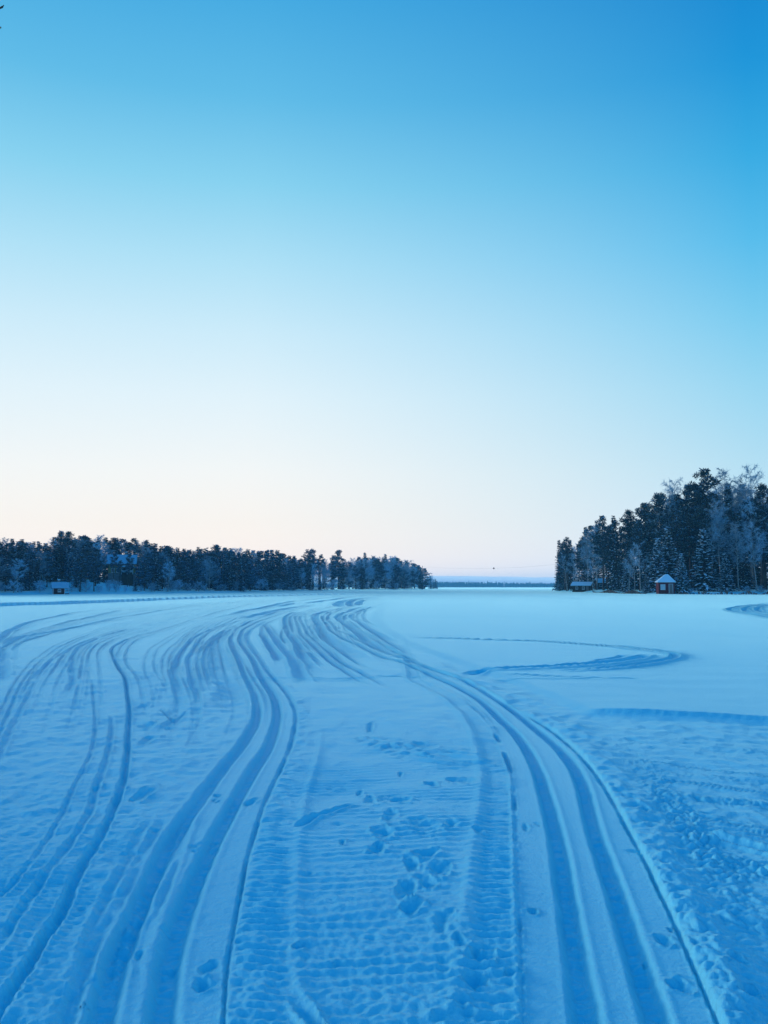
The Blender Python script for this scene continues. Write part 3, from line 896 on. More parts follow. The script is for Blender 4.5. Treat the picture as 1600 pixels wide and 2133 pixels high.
# ------------------------------------------------------------------ tree kinds
def blades(P, D, Wd, taper=0.45):
    """quads: base centre P, along D, half-width vector Wd"""
    P, D, Wd = (np.asarray(a, np.float32) for a in (P, D, Wd))
    v = np.stack([P - Wd, P + Wd, P + D + Wd * taper, P + D - Wd * taper], 1)
    return v


def crown_mesh(name, groups, mats):
    V, Fc, MI = [], [], []
    n = 0
    for gi, g in groups:
        if len(g) == 0:
            continue
        g = np.concatenate(g, 0) if isinstance(g, list) else g
        V.append(g.reshape(-1, 3))
        Fc.append(np.arange(n, n + len(g) * 4, dtype=np.int32).reshape(-1, 4))
        MI.append(np.full(len(g), gi, np.int32))
        n += len(g) * 4
    return mesh_np(name, np.concatenate(V), np.concatenate(Fc), mats, np.concatenate(MI))


def trunk_mesh(name, h, r, rg, mat, lean=0.0, limbs=(), seg=9):
    mb = MB()
    ph = rg.uniform(0, 6.28)
    pts = [(lean * h * (k / seg) ** 1.3 + 0.012 * h * math.sin(ph + 3 * k / seg), 0.01 * h * math.sin(ph * 2 + 4 * k / seg), h * k / seg - (0.6 if k == 0 else 0)) for k in range(seg + 1)]
    mb.tube(pts, [r * (1.25 if k == 0 else 1 - 0.93 * k / seg) for k in range(seg + 1)], 7)
    for lp, lr in limbs:
        mb.tube(lp, lr, 4, cap=False)
    me = bpy.data.meshes.new(name)
    me.from_pydata(mb.v, [], mb.f)
    me.materials.append(mat)
    me.polygons.foreach_set('use_smooth', np.ones(len(me.polygons), bool))
    return me, pts


def spruce(name, seed, h, R, step, snow, frost, skirt=0.04, nb=8, sprigs=3):
    rg = np.random.default_rng(seed)
    tr, _ = trunk_mesh(name + '_trunk', h * 0.97, h * 0.013 + 0.03, rg, M_DARKBARK)
    need, fr, sn = [], [], []
    z = h * skirt
    while z < h * 0.985:
        f = z / h
        rad = R * (1 - f) ** 0.85 * rg.uniform(0.75, 1.12) + 0.10
        n = max(4, int(nb * (0.6 + 0.5 * (1 - f))))
        a0 = rg.uniform(0, 6.28)
        for j in range(n):
            az = a0 + 6.283 * j / n + rg.normal(0, 0.18)
            ln = rad * rg.uniform(0.7, 1.12)
            zb = z + rg.normal(0, step * 0.3)
            droop = rg.uniform(0.20, 0.42) * (1.0 + 0.5 * snow) * (1.1 - 0.9 * f) - 0.35 * f
            k = max(2, int(ln / (step * 0.75)))
            s = (np.arange(k) + rg.uniform(0.2, 0.7, k)) / k
            s = np.clip(s, 0.08, 1)
            u = np.array([math.cos(az), math.sin(az), 0])
            t = np.array([-u[1], u[0], 0])
            px = s * ln
            pz = zb + ln * (0.10 * s - droop * s ** 1.6 + 0.10 * s ** 4)
            P = u[None] * px[:, None] + np.array([0, 0, 1])[None] * pz[:, None]
            slope = 0.10 - droop * 1.6 * s ** 0.6
            bl = step * rg.uniform(0.75, 1.25, k)
            dirb = u[None] + np.array([0, 0, 1])[None] * slope[:, None]
            for side_ in (-1, 1, 0)[:sprigs]:
                spread = (0.9 * side_) * rg.uniform(0.7, 1.3, k)
                D = (dirb + t[None] * spread[:, None] + np.array([0, 0, -1])[None] * rg.uniform(0.15, 0.75, k)[:, None])
                D = D / np.linalg.norm(D, axis=1)[:, None] * bl[:, None]
                Wv = np.cross(D, np.array([0, 0, 1.0]) + rg.normal(0, 0.5, (k, 3)))
                Wv = Wv / (np.linalg.norm(Wv, axis=1)[:, None] + 1e-6) * (bl * rg.uniform(0.16, 0.30, k))[:, None]
                q = blades(P, D, Wv)
                m = rg.random(k) < frost
                need.append(q[~m])
                fr.append(q[m])
            # snow lying on the upper side of the bough
            m = (rg.random(k) < snow * (0.35 + 0.65 * s)) & (s > 0.2)
            if m.any():
                nn = int(m.sum())
                D = dirb[m] * (bl[m] * 0.9)[:, None] + rg.normal(0, 0.04, (nn, 3))
                Wv = t[None] * (bl[m] * rg.uniform(0.25, 0.6, nn))[:, None] + np.array([0, 0, 1])[None] * rg.normal(0, 0.06, nn)[:, None]
                sn.append(blades(P[m] + np.array([0, 0, 0.06 + 0.05 * step]), D, Wv, 0.6))
                Pm = P[m] + np.array([0, 0, 0.05 * step]) + u[None] * (bl[m] * 0.5)[:, None]
                Dm = t[None] * (bl[m] * rg.uniform(0.5, 1.1, nn) * rg.choice([-1, 1], nn))[:, None] + np.array([0, 0, -1])[None] * (bl[m] * rg.uniform(0.0, 0.3, nn))[:, None]
                Wm = (np.array([0, 0, 1.0])[None] * 0.8 + u[None] * 0.6) * (bl[m] * rg.uniform(0.10, 0.20, nn) * (0.6 + 0.7 * snow))[:, None]
                sn.append(blades(Pm - Dm * 0.5, Dm, Wm, 0.6))
        z += step * (0.95 - 0.35 * f) * rg.uniform(0.8, 1.2)
    cr = crown_mesh(name + '_crown', [(0, need), (1, fr), (2, sn)], [M_SPRUCE, M_HAZEFROST, M_BRANCHSNOW])
    return tr, cr, h


def pine(name, seed, h, R, base, size, snow, frost, nl=20, lean=0.0):
    rg = np.random.default_rng(seed)
    limbs = []
    cl = []
    for i in range(nl):
        f = base + (0.97 - base) * (i + rg.uniform(0, 0.8)) / nl
        az = i * 2.4 + rg.normal(0, 0.5)
        shape = math.sin(math.pi * min(1, (f - base) / (1 - base) * 0.75 + 0.28)) ** 0.8
        ln = R * shape * rg.uniform(0.65, 1.15)
        up = rg.uniform(-0.05, 0.45) + 0.5 * (f - base)
        p0 = np.array([lean * h * f ** 1.3, 0, f * h])
        p1 = p0 + np.array([math.cos(az), math.sin(az), up * 0.7]) * ln * 0.55
        p2 = p0 + np.array([math.cos(az + rg.normal(0, .2)), math.sin(az + rg.normal(0, .2)), up]) * ln
        limbs.append(([tuple(p0), tuple(p1), tuple(p2)], [0.012 * h * (1 - f) + 0.03, 0.03, 0.015]))
        nc_ = max(2, int(ln / (size * 0.62)))
        for k in range(nc_):
            s = 0.35 + 0.65 * (k + rg.uniform(0.2, 0.9)) / nc_
            p = p0 + (p2 - p0) * s + rg.normal(0, size * 0.28, 3) * np.array([1, 1, 0.5])
            cl.append((p, size * rg.uniform(0.6, 1.05)))
    for k in range(3):
        cl.append((np.array([lean * h, 0, h * (0.97 - 0.02 * k)]) + rg.normal(0, size * 0.2, 3), size * 0.7))
    tr, _ = trunk_mesh(name + '_trunk', h * 0.97, h * 0.012 + 0.04, rg, M_BARK, lean, limbs)
    need, fr, sn = [], [], []
    for p, r in cl:
        n = 46
        d = rg.normal(0, 1, (n, 3))
        d /= np.linalg.norm(d, axis=1)[:, None]
        rad = r * rg.uniform(0.15, 0.95, n) ** 0.6
        P = p + d * rad[:, None] * np.array([1, 1, 0.55])
        bl = r * rg.uniform(0.35, 0.65, n)
        D = (d * 0.8 + np.array([0, 0, 0.25]) + rg.normal(0, 0.4, (n, 3)))
        D = D / np.linalg.norm(D, axis=1)[:, None] * bl[:, None]
        Wv = np.cross(D, rg.normal(0, 1, (n, 3)))
        Wv = Wv / (np.linalg.norm(Wv, axis=1)[:, None] + 1e-6) * (bl * rg.uniform(0.14, 0.28, n))[:, None]
        q = blades(P, D, Wv)
        m = rg.random(n) < frost * (0.5 + 1.0 * (d[:, 2] > 0))
        need.append(q[~m])
        fr.append(q[m])
        ns = int(9 * snow * rg.uniform(0.3, 1.6))
        if ns:
            P = p + np.stack([rg.normal(0, r * 0.45, ns), rg.normal(0, r * 0.45, ns), r * rg.uniform(0.25, 0.6, ns)], 1)
            D = np.stack([rg.normal(0, r * 0.3, ns), rg.normal(0, r * 0.3, ns), rg.normal(0, r * 0.08, ns)], 1)
            Wv = np.stack([-D[:, 1], D[:, 0], rg.normal(0, r * 0.03, ns)], 1) * 0.55
            sn.append(blades(P, D, Wv, 0.7))
    cr = crown_mesh(name + '_crown', [(0, need), (1, fr), (2, sn)], [M_PINE, M_HAZEFROST, M_BRANCHSNOW])
    return tr, cr, h


def birch(name, seed, h, R, base, wid, nl=20, lean=0.0, multi=1, mat=None, bark=None):
    rg = np.random.default_rng(seed)
    limbs, tw = [], []
    for i in range(nl):
        f = base + (0.96 - base) * (i + rg.uniform(0, 0.9)) / nl
        az = i * 2.4 + rg.normal(0, 0.6)
        rel = (f - base) / (1 - base)
        ln = R * (0.55 + 0.75 * math.sin(math.pi * min(1, rel * 0.8 + 0.2))) * rg.uniform(0.7, 1.1) * (1.05 - 0.55 * rel)
        up = rg.uniform(0.7, 1.3)
        p0 = np.array([lean * h * f ** 1.3, 0, f * h])
        u = np.array([math.cos(az), math.sin(az), 0])
        p1 = p0 + (u * 0.5 + np.array([0, 0, up * 0.5])) * ln
        p2 = p0 + (u * 1.0 + np.array([0, 0, up * 0.8])) * ln
        if p2[2] > h:
            p2[2] = h * rg.uniform(0.97, 1.0)
        limbs.append(([tuple(p0), tuple(p1), tuple(p2)], [0.008 * h * (1 - f) + 0.02, 0.02, 0.008]))
        nsub = 9
        for s in np.linspace(0.2, 1.0, nsub):
            pb = (p0 * (1 - s) ** 2 + 2 * p1 * s * (1 - s) + p2 * s * s)
            d0 = u * rg.uniform(0.2, 0.9) + rg.normal(0, 0.55, 3) + np.array([0, 0, 0.45])
            d0 /= np.linalg.norm(d0)
            L0 = ln * rg.uniform(0.22, 0.5)
            pe = pb + d0 * L0
            nt_ = 11
            t_ = rg.uniform(0.05, 1, nt_)
            P = pb[None] + (pe - pb)[None] * t_[:, None]
            D = d0[None] * 0.5 + rg.normal(0, 0.6, (nt_, 3)) + np.array([0, 0, 0.05])
            D = D / np.linalg.norm(D, axis=1)[:, None] * (L0 * rg.uniform(0.5, 1.0, nt_))[:, None]
            Wv = np.cross(D, rg.normal(0, 1, (nt_, 3)))
            Wv = Wv / (np.linalg.norm(Wv, axis=1)[:, None] + 1e-6) * wid * rg.uniform(0.5, 1.2, nt_)[:, None]
            tw.append(blades(P, D, Wv, 0.35))
            P2 = P + D
            D2 = D * 0.5 + np.array([0, 0, -0.45]) * (L0 * rg.uniform(0.2, 0.9, nt_))[:, None]
            tw.append(blades(P2, D2, Wv * 0.5, 0.3))
            tw.append(blades(pb[None], (pe - pb)[None], np.cross(pe - pb, [0, 0, 1.0])[None] * 0.0 + np.array([[wid, 0, wid * 0.4]]), 0.4))
    tr, _ = trunk_mesh(name + '_trunk', h * 0.95, h * 0.009 + 0.03, rg, bark or M_BIRCH, lean, limbs)
    if multi > 1:
        pass
    cr = crown_mesh(name + '_crown', [(0, tw)], [mat or M_FROST])
    return tr, cr, h


KINDS = {
    'spruce': [spruce('spruce_a', 1, 12.0, 2.1, .44, .26, .24), spruce('spruce_b', 2, 12.0, 1.7, .42, .20, .30), spruce('spruce_c', 3, 12.0, 2.5, .46, .32, .20),
               spruce('spruce_d', 4, 12.0, 1.5, .40, .22, .50)],
    'pine': [pine('pine_a', 11, 12.0, 2.5, .26, .66, .6, .28, nl=26), pine('pine_b', 12, 12.0, 2.3, .34, .62, .5, .32, nl=24, lean=.03), pine('pine_c', 13, 12.0, 2.9, .18, .70, .7, .25, nl=30),
             pine('pine_d', 14, 12.0, 1.7, .52, .55, .4, .30, lean=-.03), pine('pine_e', 15, 12.0, 2.5, .10, .68, .7, .35, nl=32)],
    'birch': [birch('birch_a', 21, 12.0, 2.3, .25, .030), birch('birch_b', 22, 12.0, 1.9, .32, .030, lean=.04), birch('birch_c', 23, 12.0, 2.6, .20, .032),
              birch('birch_d', 24, 12.0, 1.6, .38, .028, lean=-.05)],
    'bare_birch': [birch('bare_birch_a', 81, 12.0, 2.4, .30, .020, nl=9), birch('bare_birch_b', 82, 12.0, 2.0, .40, .020, nl=8, lean=-.10), birch('bare_birch_c', 83, 12.0, 2.6, .34, .020, nl=9, lean=.10)],
    'bush': [birch('bush_a', 31, 3.0, 1.3, .06, .018, nl=14), birch('bush_b', 32, 3.0, 1.1, .04, .018, nl=14)],
    # larger trees of the near right-hand wood
    'tall_spruce': [spruce('tall_spruce_a', 41, 24.0, 3.7, .62, .24, .08), spruce('tall_spruce_b', 42, 24.0, 3.1, .60, .18, .12), spruce('tall_spruce_c', 43, 24.0, 4.2, .66, .30, .06)],
    'laden_spruce': [spruce('laden_spruce_a', 51, 14.0, 3.9, .50, .85, .10, nb=9), spruce('laden_spruce_b', 52, 14.0, 3.4, .48, .75, .12, nb=9)],
    'tall_pine': [pine('tall_pine_a', 61, 24.0, 3.6, .40, .95, .45, .07, nl=26), pine('tall_pine_b', 62, 24.0, 3.2, .50, .90, .4, .10, nl=24, lean=.02), pine('tall_pine_c', 63, 24.0, 4.0, .32, 1.0, .5, .08, nl=28)],
    'tall_birch': [birch('tall_birch_a', 71, 24.0, 4.0, .28, .036, nl=30), birch('tall_birch_b', 72, 24.0, 3.3, .36, .036, nl=28, lean=.03), birch('tall_birch_c', 73, 24.0, 3.0, .42, .036, nl=26, lean=-.03)],
}
rt = random.Random(5)


def plant(kind, name, x, y, z, h, label, group, variant=None, wide=1.0, cat='tree'):
    tr, cr, h0 = KINDS[kind][rt.randrange(len(KINDS[kind])) if variant is None else variant]
    s = h / h0
    root = empty(name, (x, y, z - 0.1), rt.uniform(0, 6.28))
    root.scale = (s * wide, s * wide, s)
    t = bpy.data.objects.new('trunk', tr)
    link(t, root)
    c = bpy.data.objects.new('crown', cr)
    link(c, root)
    tag(root, label, cat, group)
    return root


NAME = {'bare_birch': 'birch_tree', 'spruce': 'spruce_tree', 'pine': 'pine_tree', 'birch': 'birch_tree', 'bush': 'shrub', 'tall_spruce': 'spruce_tree', 'laden_spruce': 'spruce_tree',
        'tall_pine': 'pine_tree', 'tall_birch': 'birch_tree'}
LOOK = {'spruce': 'dark snow-dusted spruce', 'pine': 'dark snow-dusted pine', 'birch': 'pale frosted birch', 'bush': 'low frosted bare shrub',
        'tall_spruce': 'tall dark spruce', 'tall_pine': 'tall dark pine', 'tall_birch': 'tall frosted birch', 'laden_spruce': 'snow-laden spruce'}
CATS = {'bush': 'shrub'}


def shore_Y(px, left=True):
    S, P = (SH_L, SHPX_L) if left else (SH_R, SHPX_R)
    return float(np.interp(px, P, S[:, 1]))


# silhouette of the wood as measured in the photo
TOP_L = [(-400, 1118), (0, 1121), (60, 1123), (100, 1126), (112, 1116), (150, 1116), (170, 1115), (200, 1119), (240, 1120), (275, 1123), (300, 1129), (350, 1138), (400, 1143), (450, 1138),
         (480, 1141), (520, 1141), (560, 1144), (600, 1149), (618, 1160), (640, 1158), (690, 1168), (720, 1170), (745, 1166), (760, 1158), (790, 1156), (830, 1161), (860, 1168), (880, 1175), (890, 1184), (899, 1203)]
TOP_R = [(1160, 1150), (1164, 1122), (1180, 1118), (1200, 1117), (1222, 1099), (1235, 1088), (1258, 1076), (1270, 1088), (1300, 1070), (1330, 1052), (1345, 1047), (1360, 1042),
         (1380, 1026), (1400, 1012), (1440, 1004), (1465, 985), (1490, 990), (1515, 985), (1545, 1000), (1575, 990), (1600, 1006), (1900, 1000)]


def top_py(px, T):
    return float(np.interp(px, [q[0] for q in T], [q[1] for q in T]))


def zone_left(px):
    for lim, s in ((96, 'left of the small dark cabin'), (150, 'behind the small dark cabin'), (214, 'between small cabin and yellow house'),
                   (292, 'around the yellow house'), (420, 'on the slope right of the yellow house'), (560, 'in the dense middle of the left wood'),
                   (640, 'where the dense left wood ends'), (748, 'in the open grove of bare trunks')):
        if px < lim:
            return s
    return 'on the point beyond the open grove'


def zone_right(px):
    for lim, s in ((1195, 'at the far tip of the right wood'), (1290, 'above the brown boathouses'), (1362, 'left of the red cabin'), (1425, 'behind the red cabin')):
        if px < lim:
            return s
    return 'right of the red cabin'


def tree_at(kind, px, depth, top, left=True, label=None, group=None, row='', variant=None, wide=1.0):
    Y = shore_Y(px, left) + depth
    x = at(px, HORIZON, Y)[0]
    z = land_z(x, Y, left)
    zt = at(px, top, Y)[2]
    h = zt - z
    if h < 1.0:
        return None
    zone = zone_left(px) if left else zone_right(px)
    if label is None:
        label = LOOK[kind] + row + (', ' if row else ' ') + zone
        group = group or (LOOK[kind] + row + ' ' + zone)
    return plant(kind, NAME[kind], x, Y, z, h, label, group, variant, wide, CATS.get(kind, 'tree'))


# ---- left wood: rows from the back to the shore
def clear(px):
    """openings in the front rows: cabin, slope under the house, open grove"""
    return 96 < px < 148 or 216 < px < 290


for row, (depth, step, rel, row_l) in enumerate(((46, 13, 1.0, ' of the back rows'), (32, 13, 0.99, ' of the back rows'), (20, 13, 0.92, ' of the middle rows'), (11, 17, 0.80, ' of the front rows'), (4.5, 21, 0.66, ' of the front rows'))):
    px = -330 + row * 7
    while px < 898:
        px += step * rt.uniform(0.7, 1.3) * (1.0 if px < 600 else 0.78)
        grove = 640 < px < 748
        if (212 < px < 294 and row >= 2) or (98 < px < 146 and row >= 3):
            continue
        if grove and (row == 0 or rt.random() < 0.22):
            continue
        if px > 860 and row < 2 and rt.random() < .5:
            continue
        dd = depth * (1.0 if px < 600 else 0.8) + rt.uniform(-3, 3)
        dd = max(dd, 2.0)
        horizon_py = HORIZON
        tp = top_py(px + rt.uniform(-3, 3), TOP_L)
        tp = horizon_py - (horizon_py - tp) * rel * rt.uniform(0.90, 1.03)
        if grove:
            kind = rt.choices(['pine', 'birch', 'spruce'], [.42, .43, .15])[0]
        elif px > 748:
            kind = rt.choices(['pine', 'birch', 'spruce'], [.25, .52, .23])[0]
        else:
            kind = rt.choices(['pine', 'birch', 'spruce'], [.40, .12, .48] if row > 1 else [.14, .14, .72])[0]
        var = None
        if grove and kind == 'pine':
            var = rt.choice([1, 3])
        tree_at(kind, px, dd, tp, True, row=row_l, variant=var, wide=rt.uniform(.95, 1.1) if grove else rt.uniform(1.1, 1.45))

for px, top, dep, kind, var, lab in ((124, 1106, 26, 'pine', 0, 'tall pine breaking the skyline behind the small dark cabin, left of its twin'),
                                     (139, 1106, 28, 'pine', 2, 'tall pine breaking the skyline behind the small dark cabin, right of its twin'),
                                     (172, 1113, 26, 'pine', 1, 'skyline pine with open crown right of the twin pines'),
                                     (204, 1115, 30, 'birch', 2, 'pale frosted birch rising above the wood left of the yellow house'),
                                     (234, 1118, 34, 'pine', 4, 'tall pine standing over the roof of the yellow house'),
                                     (278, 1121, 34, 'pine', 0, 'tall pine right behind the gable of the yellow house'),
                                     (304, 1123, 24, 'spruce', 1, 'pointed spruce on the skyline right of the yellow house'),
                                     (449, 1134, 22, 'pine', 2, 'round-topped pine standing proud of the dense left wood'),
                                     (412, 1138, 22, 'spruce', 1, 'slim pointed spruce on the skyline mid left wood'),
                                     (641, 1144, 18, 'pine', 3, 'left of two tall slender pines above the open grove'),
                                     (651, 1142, 20, 'pine', 1, 'right of two tall slender pines above the open grove'),
                                     (667, 1154, 22, 'pine', 3, 'small-crowned pine just right of the two tall slender pines'),
                                     (704, 1145, 16, 'pine', 2, 'big-crowned pine in the middle of the open grove'),
                                     (693, 1158, 14, 'pine', 1, 'lower pine leaning beside the big-crowned grove pine'),
                                     (760, 1150, 14, 'spruce', 3, 'spire-topped frosted spruce where the point begins'),
                                     (803, 1154, 18, 'spruce', 0, 'dark spruce in the middle of the point'),
                                     (818, 1157, 16, 'birch', 0, 'tallest pale birch on the wooded point'),
                                     (266, 1170, 10, 'pine', 3, 'slender pine in front of the yellow house balcony'),
                                     (249, 1166, 12, 'pine', 3, 'thin dark pine hiding the middle of the yellow house'),
                                     (282, 1192, 3, 'spruce', 0, 'small dark spruce on the slope below the yellow house'),
                                     (318, 1176, 6, 'pine', 3, 'thin pine with bare trunk on the snowy slope'),
                                     (131, 1150, 22, 'spruce', 2, 'dark spruce filling the gap behind the small dark cabin roof'),
                                     (143, 1160, 16, 'spruce', 0, 'dark spruce just right behind the small dark cabin'),
                                     (721, 1166, 12, 'birch', 0, 'pale birch filling the right side of the open grove'),
                                     (735, 1163, 14, 'birch', 2, 'pale birch where the open grove meets the point'),
                                     (728, 1170, 8, 'pine', 4, 'dense low pine at the right end of the open grove'),
                                     (747, 1160, 12, 'pine', 0, 'dark pine closing the right end of the open grove'),
                                     (676, 1163, 8, 'birch', 3, 'slim birch among the open grove trunks'),
                                     (236, 1150, 14, 'pine', 3, 'thin pine crossing the left of the yellow house roof'),
                                     (270, 1152, 13, 'pine', 3, 'thin pine crossing the right of the yellow house roof'),
                                     (225, 1206, 3, 'birch', 1, 'small frosted birch at the foot of the yellow house slope')):
    tree_at(kind, px, dep, top, True, lab, None, variant=var)

for k in range(46):
    px = -60 + k * 20.5 + rt.uniform(-8, 8)
    if 98 < px < 142 or 262 < px < 284:
        continue
    hpx = rt.uniform(9, 26)
    tree_at('bush', px, rt.uniform(0.8, 3.0), 1236 - hpx - 0.008 * max(px, 0), True, row=' at the shoreline', wide=rt.uniform(.9, 1.6))

# ---- right wood
for row, (depth, step, rel, row_l) in enumerate(((44, 17, 0.86, ' of the back rows'), (34, 19, 1.0, ' of the back rows'), (22, 21, 0.95, ' of the back rows'), (12, 24, 0.82, ' of the front rows'), (5, 30, 0.62, ' of the front rows'))):
    px = 1166 + row * 6
    while px < 1900:
        tip = px < 1230
        if not ((row >= 3 and (1192 < px < 1286 or 1362 < px < 1408)) or (row == 4 and (1300 < px < 1340 or 1350 < px < 1530))):
            if px < 1600 or rt.random() < 0.8:
                tp = top_py(px, TOP_R)
                tp = HORIZON - (HORIZON - tp) * rel * rt.uniform(0.84, 1.0)
                kind = 'tall_spruce' if row == 0 else rt.choices(['tall_pine', 'tall_spruce', 'tall_birch'], [.44, .46, .10] if px < 1480 else [.26, .34, .40])[0]
                tree_at(kind, px, max(1.5, depth * (0.55 if tip else 1) + rt.uniform(-2.5, 2.5)), tp, False, row=row_l, wide=rt.uniform(.9, 1.15))
        px += step * rt.uniform(0.75, 1.25) * (0.8 if tip else 1)
for px, top, dep, kind, var, wide, lab in (
        (1166, 1124, 3, 'tall_spruce', 1, 1.0, 'frosted spruce forming the far left edge of the right wood'),
        (1181, 1118, 5, 'tall_pine', 1, 1.0, 'pine with frosted top at the tip of the right wood'),
        (1222, 1096, 14, 'tall_spruce', 1, .9, 'pointed pale spruce on the skyline above the brown boathouse'),
        (1257, 1072, 20, 'tall_pine', 2, 1.0, 'broad pine on the skyline above the rear boathouse'),
        (1281, 1072, 22, 'tall_spruce', 0, .9, 'spiky spruce right of the broad skyline pine'),
        (1312, 1058, 24, 'tall_pine', 0, 1.0, 'tall dark pine on the rising skyline left of the red cabin'),
        (1345, 1045, 24, 'tall_pine', 2, 1.0, 'wide dark pine on the skyline up from the red cabin window'),
        (1374, 1023, 20, 'tall_pine', 0, 1.0, 'dark pine on the skyline straight above the red cabin'),
        (1409, 996, 24, 'tall_birch', 0, 1.0, 'frosted birch with rounded top left of the tallest dark pine'),
        (1448, 1002, 18, 'tall_pine', 1, 1.0, 'dark pine leaning against the tallest pine'),
        (1476, 973, 18, 'tall_pine', 2, 1.0, 'tallest dark pine of the right wood'),
        (1516, 971, 22, 'tall_birch', 1, 1.0, 'tall frosted birch right beside the tallest dark pine'),
        (1546, 997, 24, 'tall_birch', 2, 1.0, 'frosted birch between the two highest birches'),
        (1572, 967, 22, 'tall_birch', 0, .8, 'slim frosted birch peaking near the right edge'),
        (1596, 1003, 14, 'tall_pine', 0, 1.0, 'dark pine at the right edge of the wood'),
        (1393, 1096, 9, 'laden_spruce', 0, 1.15, 'spruce with thick snow-laden boughs behind the red cabin'),
        (1372, 1120, 5, 'laden_spruce', 1, 1.2, 'snow-laden spruce drooping left of the red cabin roof'),
        (1468, 1100, 6, 'laden_spruce', 0, 1.15, 'broad snow-laden spruce right of the red cabin'),
        (1512, 1150, 3, 'laden_spruce', 1, 1.2, 'snow-laden young spruce at the shore right of the red cabin'),
        (1421, 1152, 0.6, 'laden_spruce', 1, 1.1, 'low snow-laden spruce at the right wall of the red cabin'),
        (1347, 1196, 1.5, 'laden_spruce', 0, 1.2, 'small snowy spruce by the shore left of the red cabin'),
        (1306, 1165, 4, 'laden_spruce', 1, 1.0, 'dark spruce behind the leaning bare birches'),
        (1550, 1120, 8, 'tall_spruce', 2, 1.0, 'dark spruce inside the wood near the right edge')):
    tree_at(kind, px, dep, top, False, lab, None, variant=var, wide=wide)
for px, top, dep, var, lab in ((1310, 1138, 2.0, 1, 'bare birch with pale leaning trunk left of the red cabin'), (1322, 1150, 3.0, 3, 'thin bare birch right of the pale leaning birch'),
                               (1334, 1128, 3.5, 0, 'forked bare birch nearest the red cabin'), (1195, 1158, 2.5, 3, 'white birch trunk left of the brown boathouse'),
                               (1182, 1150, 2.0, 1, 'thin white birch at the tip of the right wood'), (1236, 1150, 2.5, 3, 'white birch trunk in front of the boathouses')):
    tree_at('bare_birch', px, dep, top, False, lab, None, variant=var % 3)
for k in range(16):
    px = 1168 + k * 30 + rt.uniform(-6, 6)
    if 1362 < px < 1406 or 1196 < px < 1235:
        continue
    tree_at('bush', px, rt.uniform(.6, 2.2), 1236.5 - rt.uniform(7, 18) - (5 if px < 1240 else 0), False, row=' at the shoreline', wide=rt.uniform(.9, 1.7))

# ------------------------------------------------------------------ buildings
M_RED = noisy('falu_red_boards', (0.11, 0.013, 0.016), (0.16, 0.02, 0.022), 6.0, 0.8, 0.2, 0.4, (6, 6, .3))
M_DARKRED = noisy('dark_red_boards', (0.06, 0.012, 0.012), (0.10, 0.02, 0.018), 6.0, 0.85, 0.2, 0.4, (6, 6, .3))
M_BROWN = noisy('brown_logs', (0.035, 0.024, 0.018), (0.08, 0.052, 0.036), 4.0, 0.85, 0.2, 0.4, (.4, .4, 5))
M_YELLOW = noisy('ochre_boards', (0.36, 0.23, 0.075), (0.46, 0.30, 0.11), 5.0, 0.8, 0.2, 0.3, (5, 5, .3))
M_WHITE = noisy('white_paint', (0.62, 0.62, 0.60), (0.74, 0.74, 0.72), 8.0, 0.6, 0.3)
M_PANE = material('window_glass', (0.03, 0.04, 0.05), 0.12, 0.5)
M_CURTAIN = noisy('pale_curtain', (0.42, 0.46, 0.48), (0.6, 0.63, 0.64), 4.0, 0.9, 0.1, 0.0, (6, 6, .5))
M_DOOR = noisy('weathered_door', (0.20, 0.14, 0.12), (0.28, 0.20, 0.17), 5.0, 0.8, 0.2, 0.2, (5, 5, .4))
M_STONE = noisy('stone', (0.16, 0.15, 0.14), (0.28, 0.27, 0.26), 5.0, 0.9, 0.2, 0.5)
M_METAL = noisy('dark_metal', (0.05, 0.05, 0.055), (0.09, 0.09, 0.10), 9.0, 0.5, 0.5)


def gable_roof(mb, x0, x1, y0, y1, ze, zr, th):
    """ridge along x"""
    ym = (y0 + y1) / 2
    for (ya, za, yb, zb) in ((y0, ze, ym, zr), (y1, ze, ym, zr)):
        if ya < yb:
            mb.hexa([(x0, ya, za), (x1, ya, za), (x1, yb, zb), (x0, yb, zb), (x0, ya, za + th), (x1, ya, za + th), (x1, yb, zb + th), (x0, yb, zb + th)])
        else:
            mb.hexa([(x0, yb, zb), (x1, yb, zb), (x1, ya, za), (x0, ya, za), (x0, yb, zb + th), (x1, yb, zb + th), (x1, ya, za + th), (x0, ya, za + th)])
    return mb


def gable_walls(mb, x0, x1, y0, y1, z0, ze, zr):
    ym = (y0 + y1) / 2
    mb.poly([(x0, y0, z0), (x1, y0, z0), (x1, y1, z0), (x0, y1, z0), (x0, y0, ze), (x1, y0, ze), (x1, y1, ze), (x0, y1, ze), (x0, ym, zr), (x1, ym, zr)],
            [(0, 1, 5, 4), (1, 2, 6, 9, 5), (2, 3, 7, 6), (3, 0, 4, 8, 7), (4, 5, 9, 8), (6, 7, 8, 9), (3, 2, 1, 0)])
    return mb


def window(parent, x0, x1, z0, z1, y, w=0.07, pane=None, bars=True):
    """a window in a wall facing -y"""
    win = MB().box(x0, x1, y - 0.03, y + 0.02, z0, z1).build('window', M_WHITE, parent)
    MB().box(x0 + w, x1 - w, y - 0.045, y - 0.032, z0 + w, z1 - w).build('pane', pane or M_PANE, win)
    if bars:
        xm, zm = (x0 + x1) / 2, (z0 + z1) / 2
        MB().box(xm - .022, xm + .022, y - 0.06, y - 0.047, z0 + w, z1 - w).build('mullion', M_WHITE, win)
    MB().box(x0 - .05, x1 + .05, y - 0.10, y - 0.062, z0 - .06, z0).build('sill', M_WHITE, win)
    return win


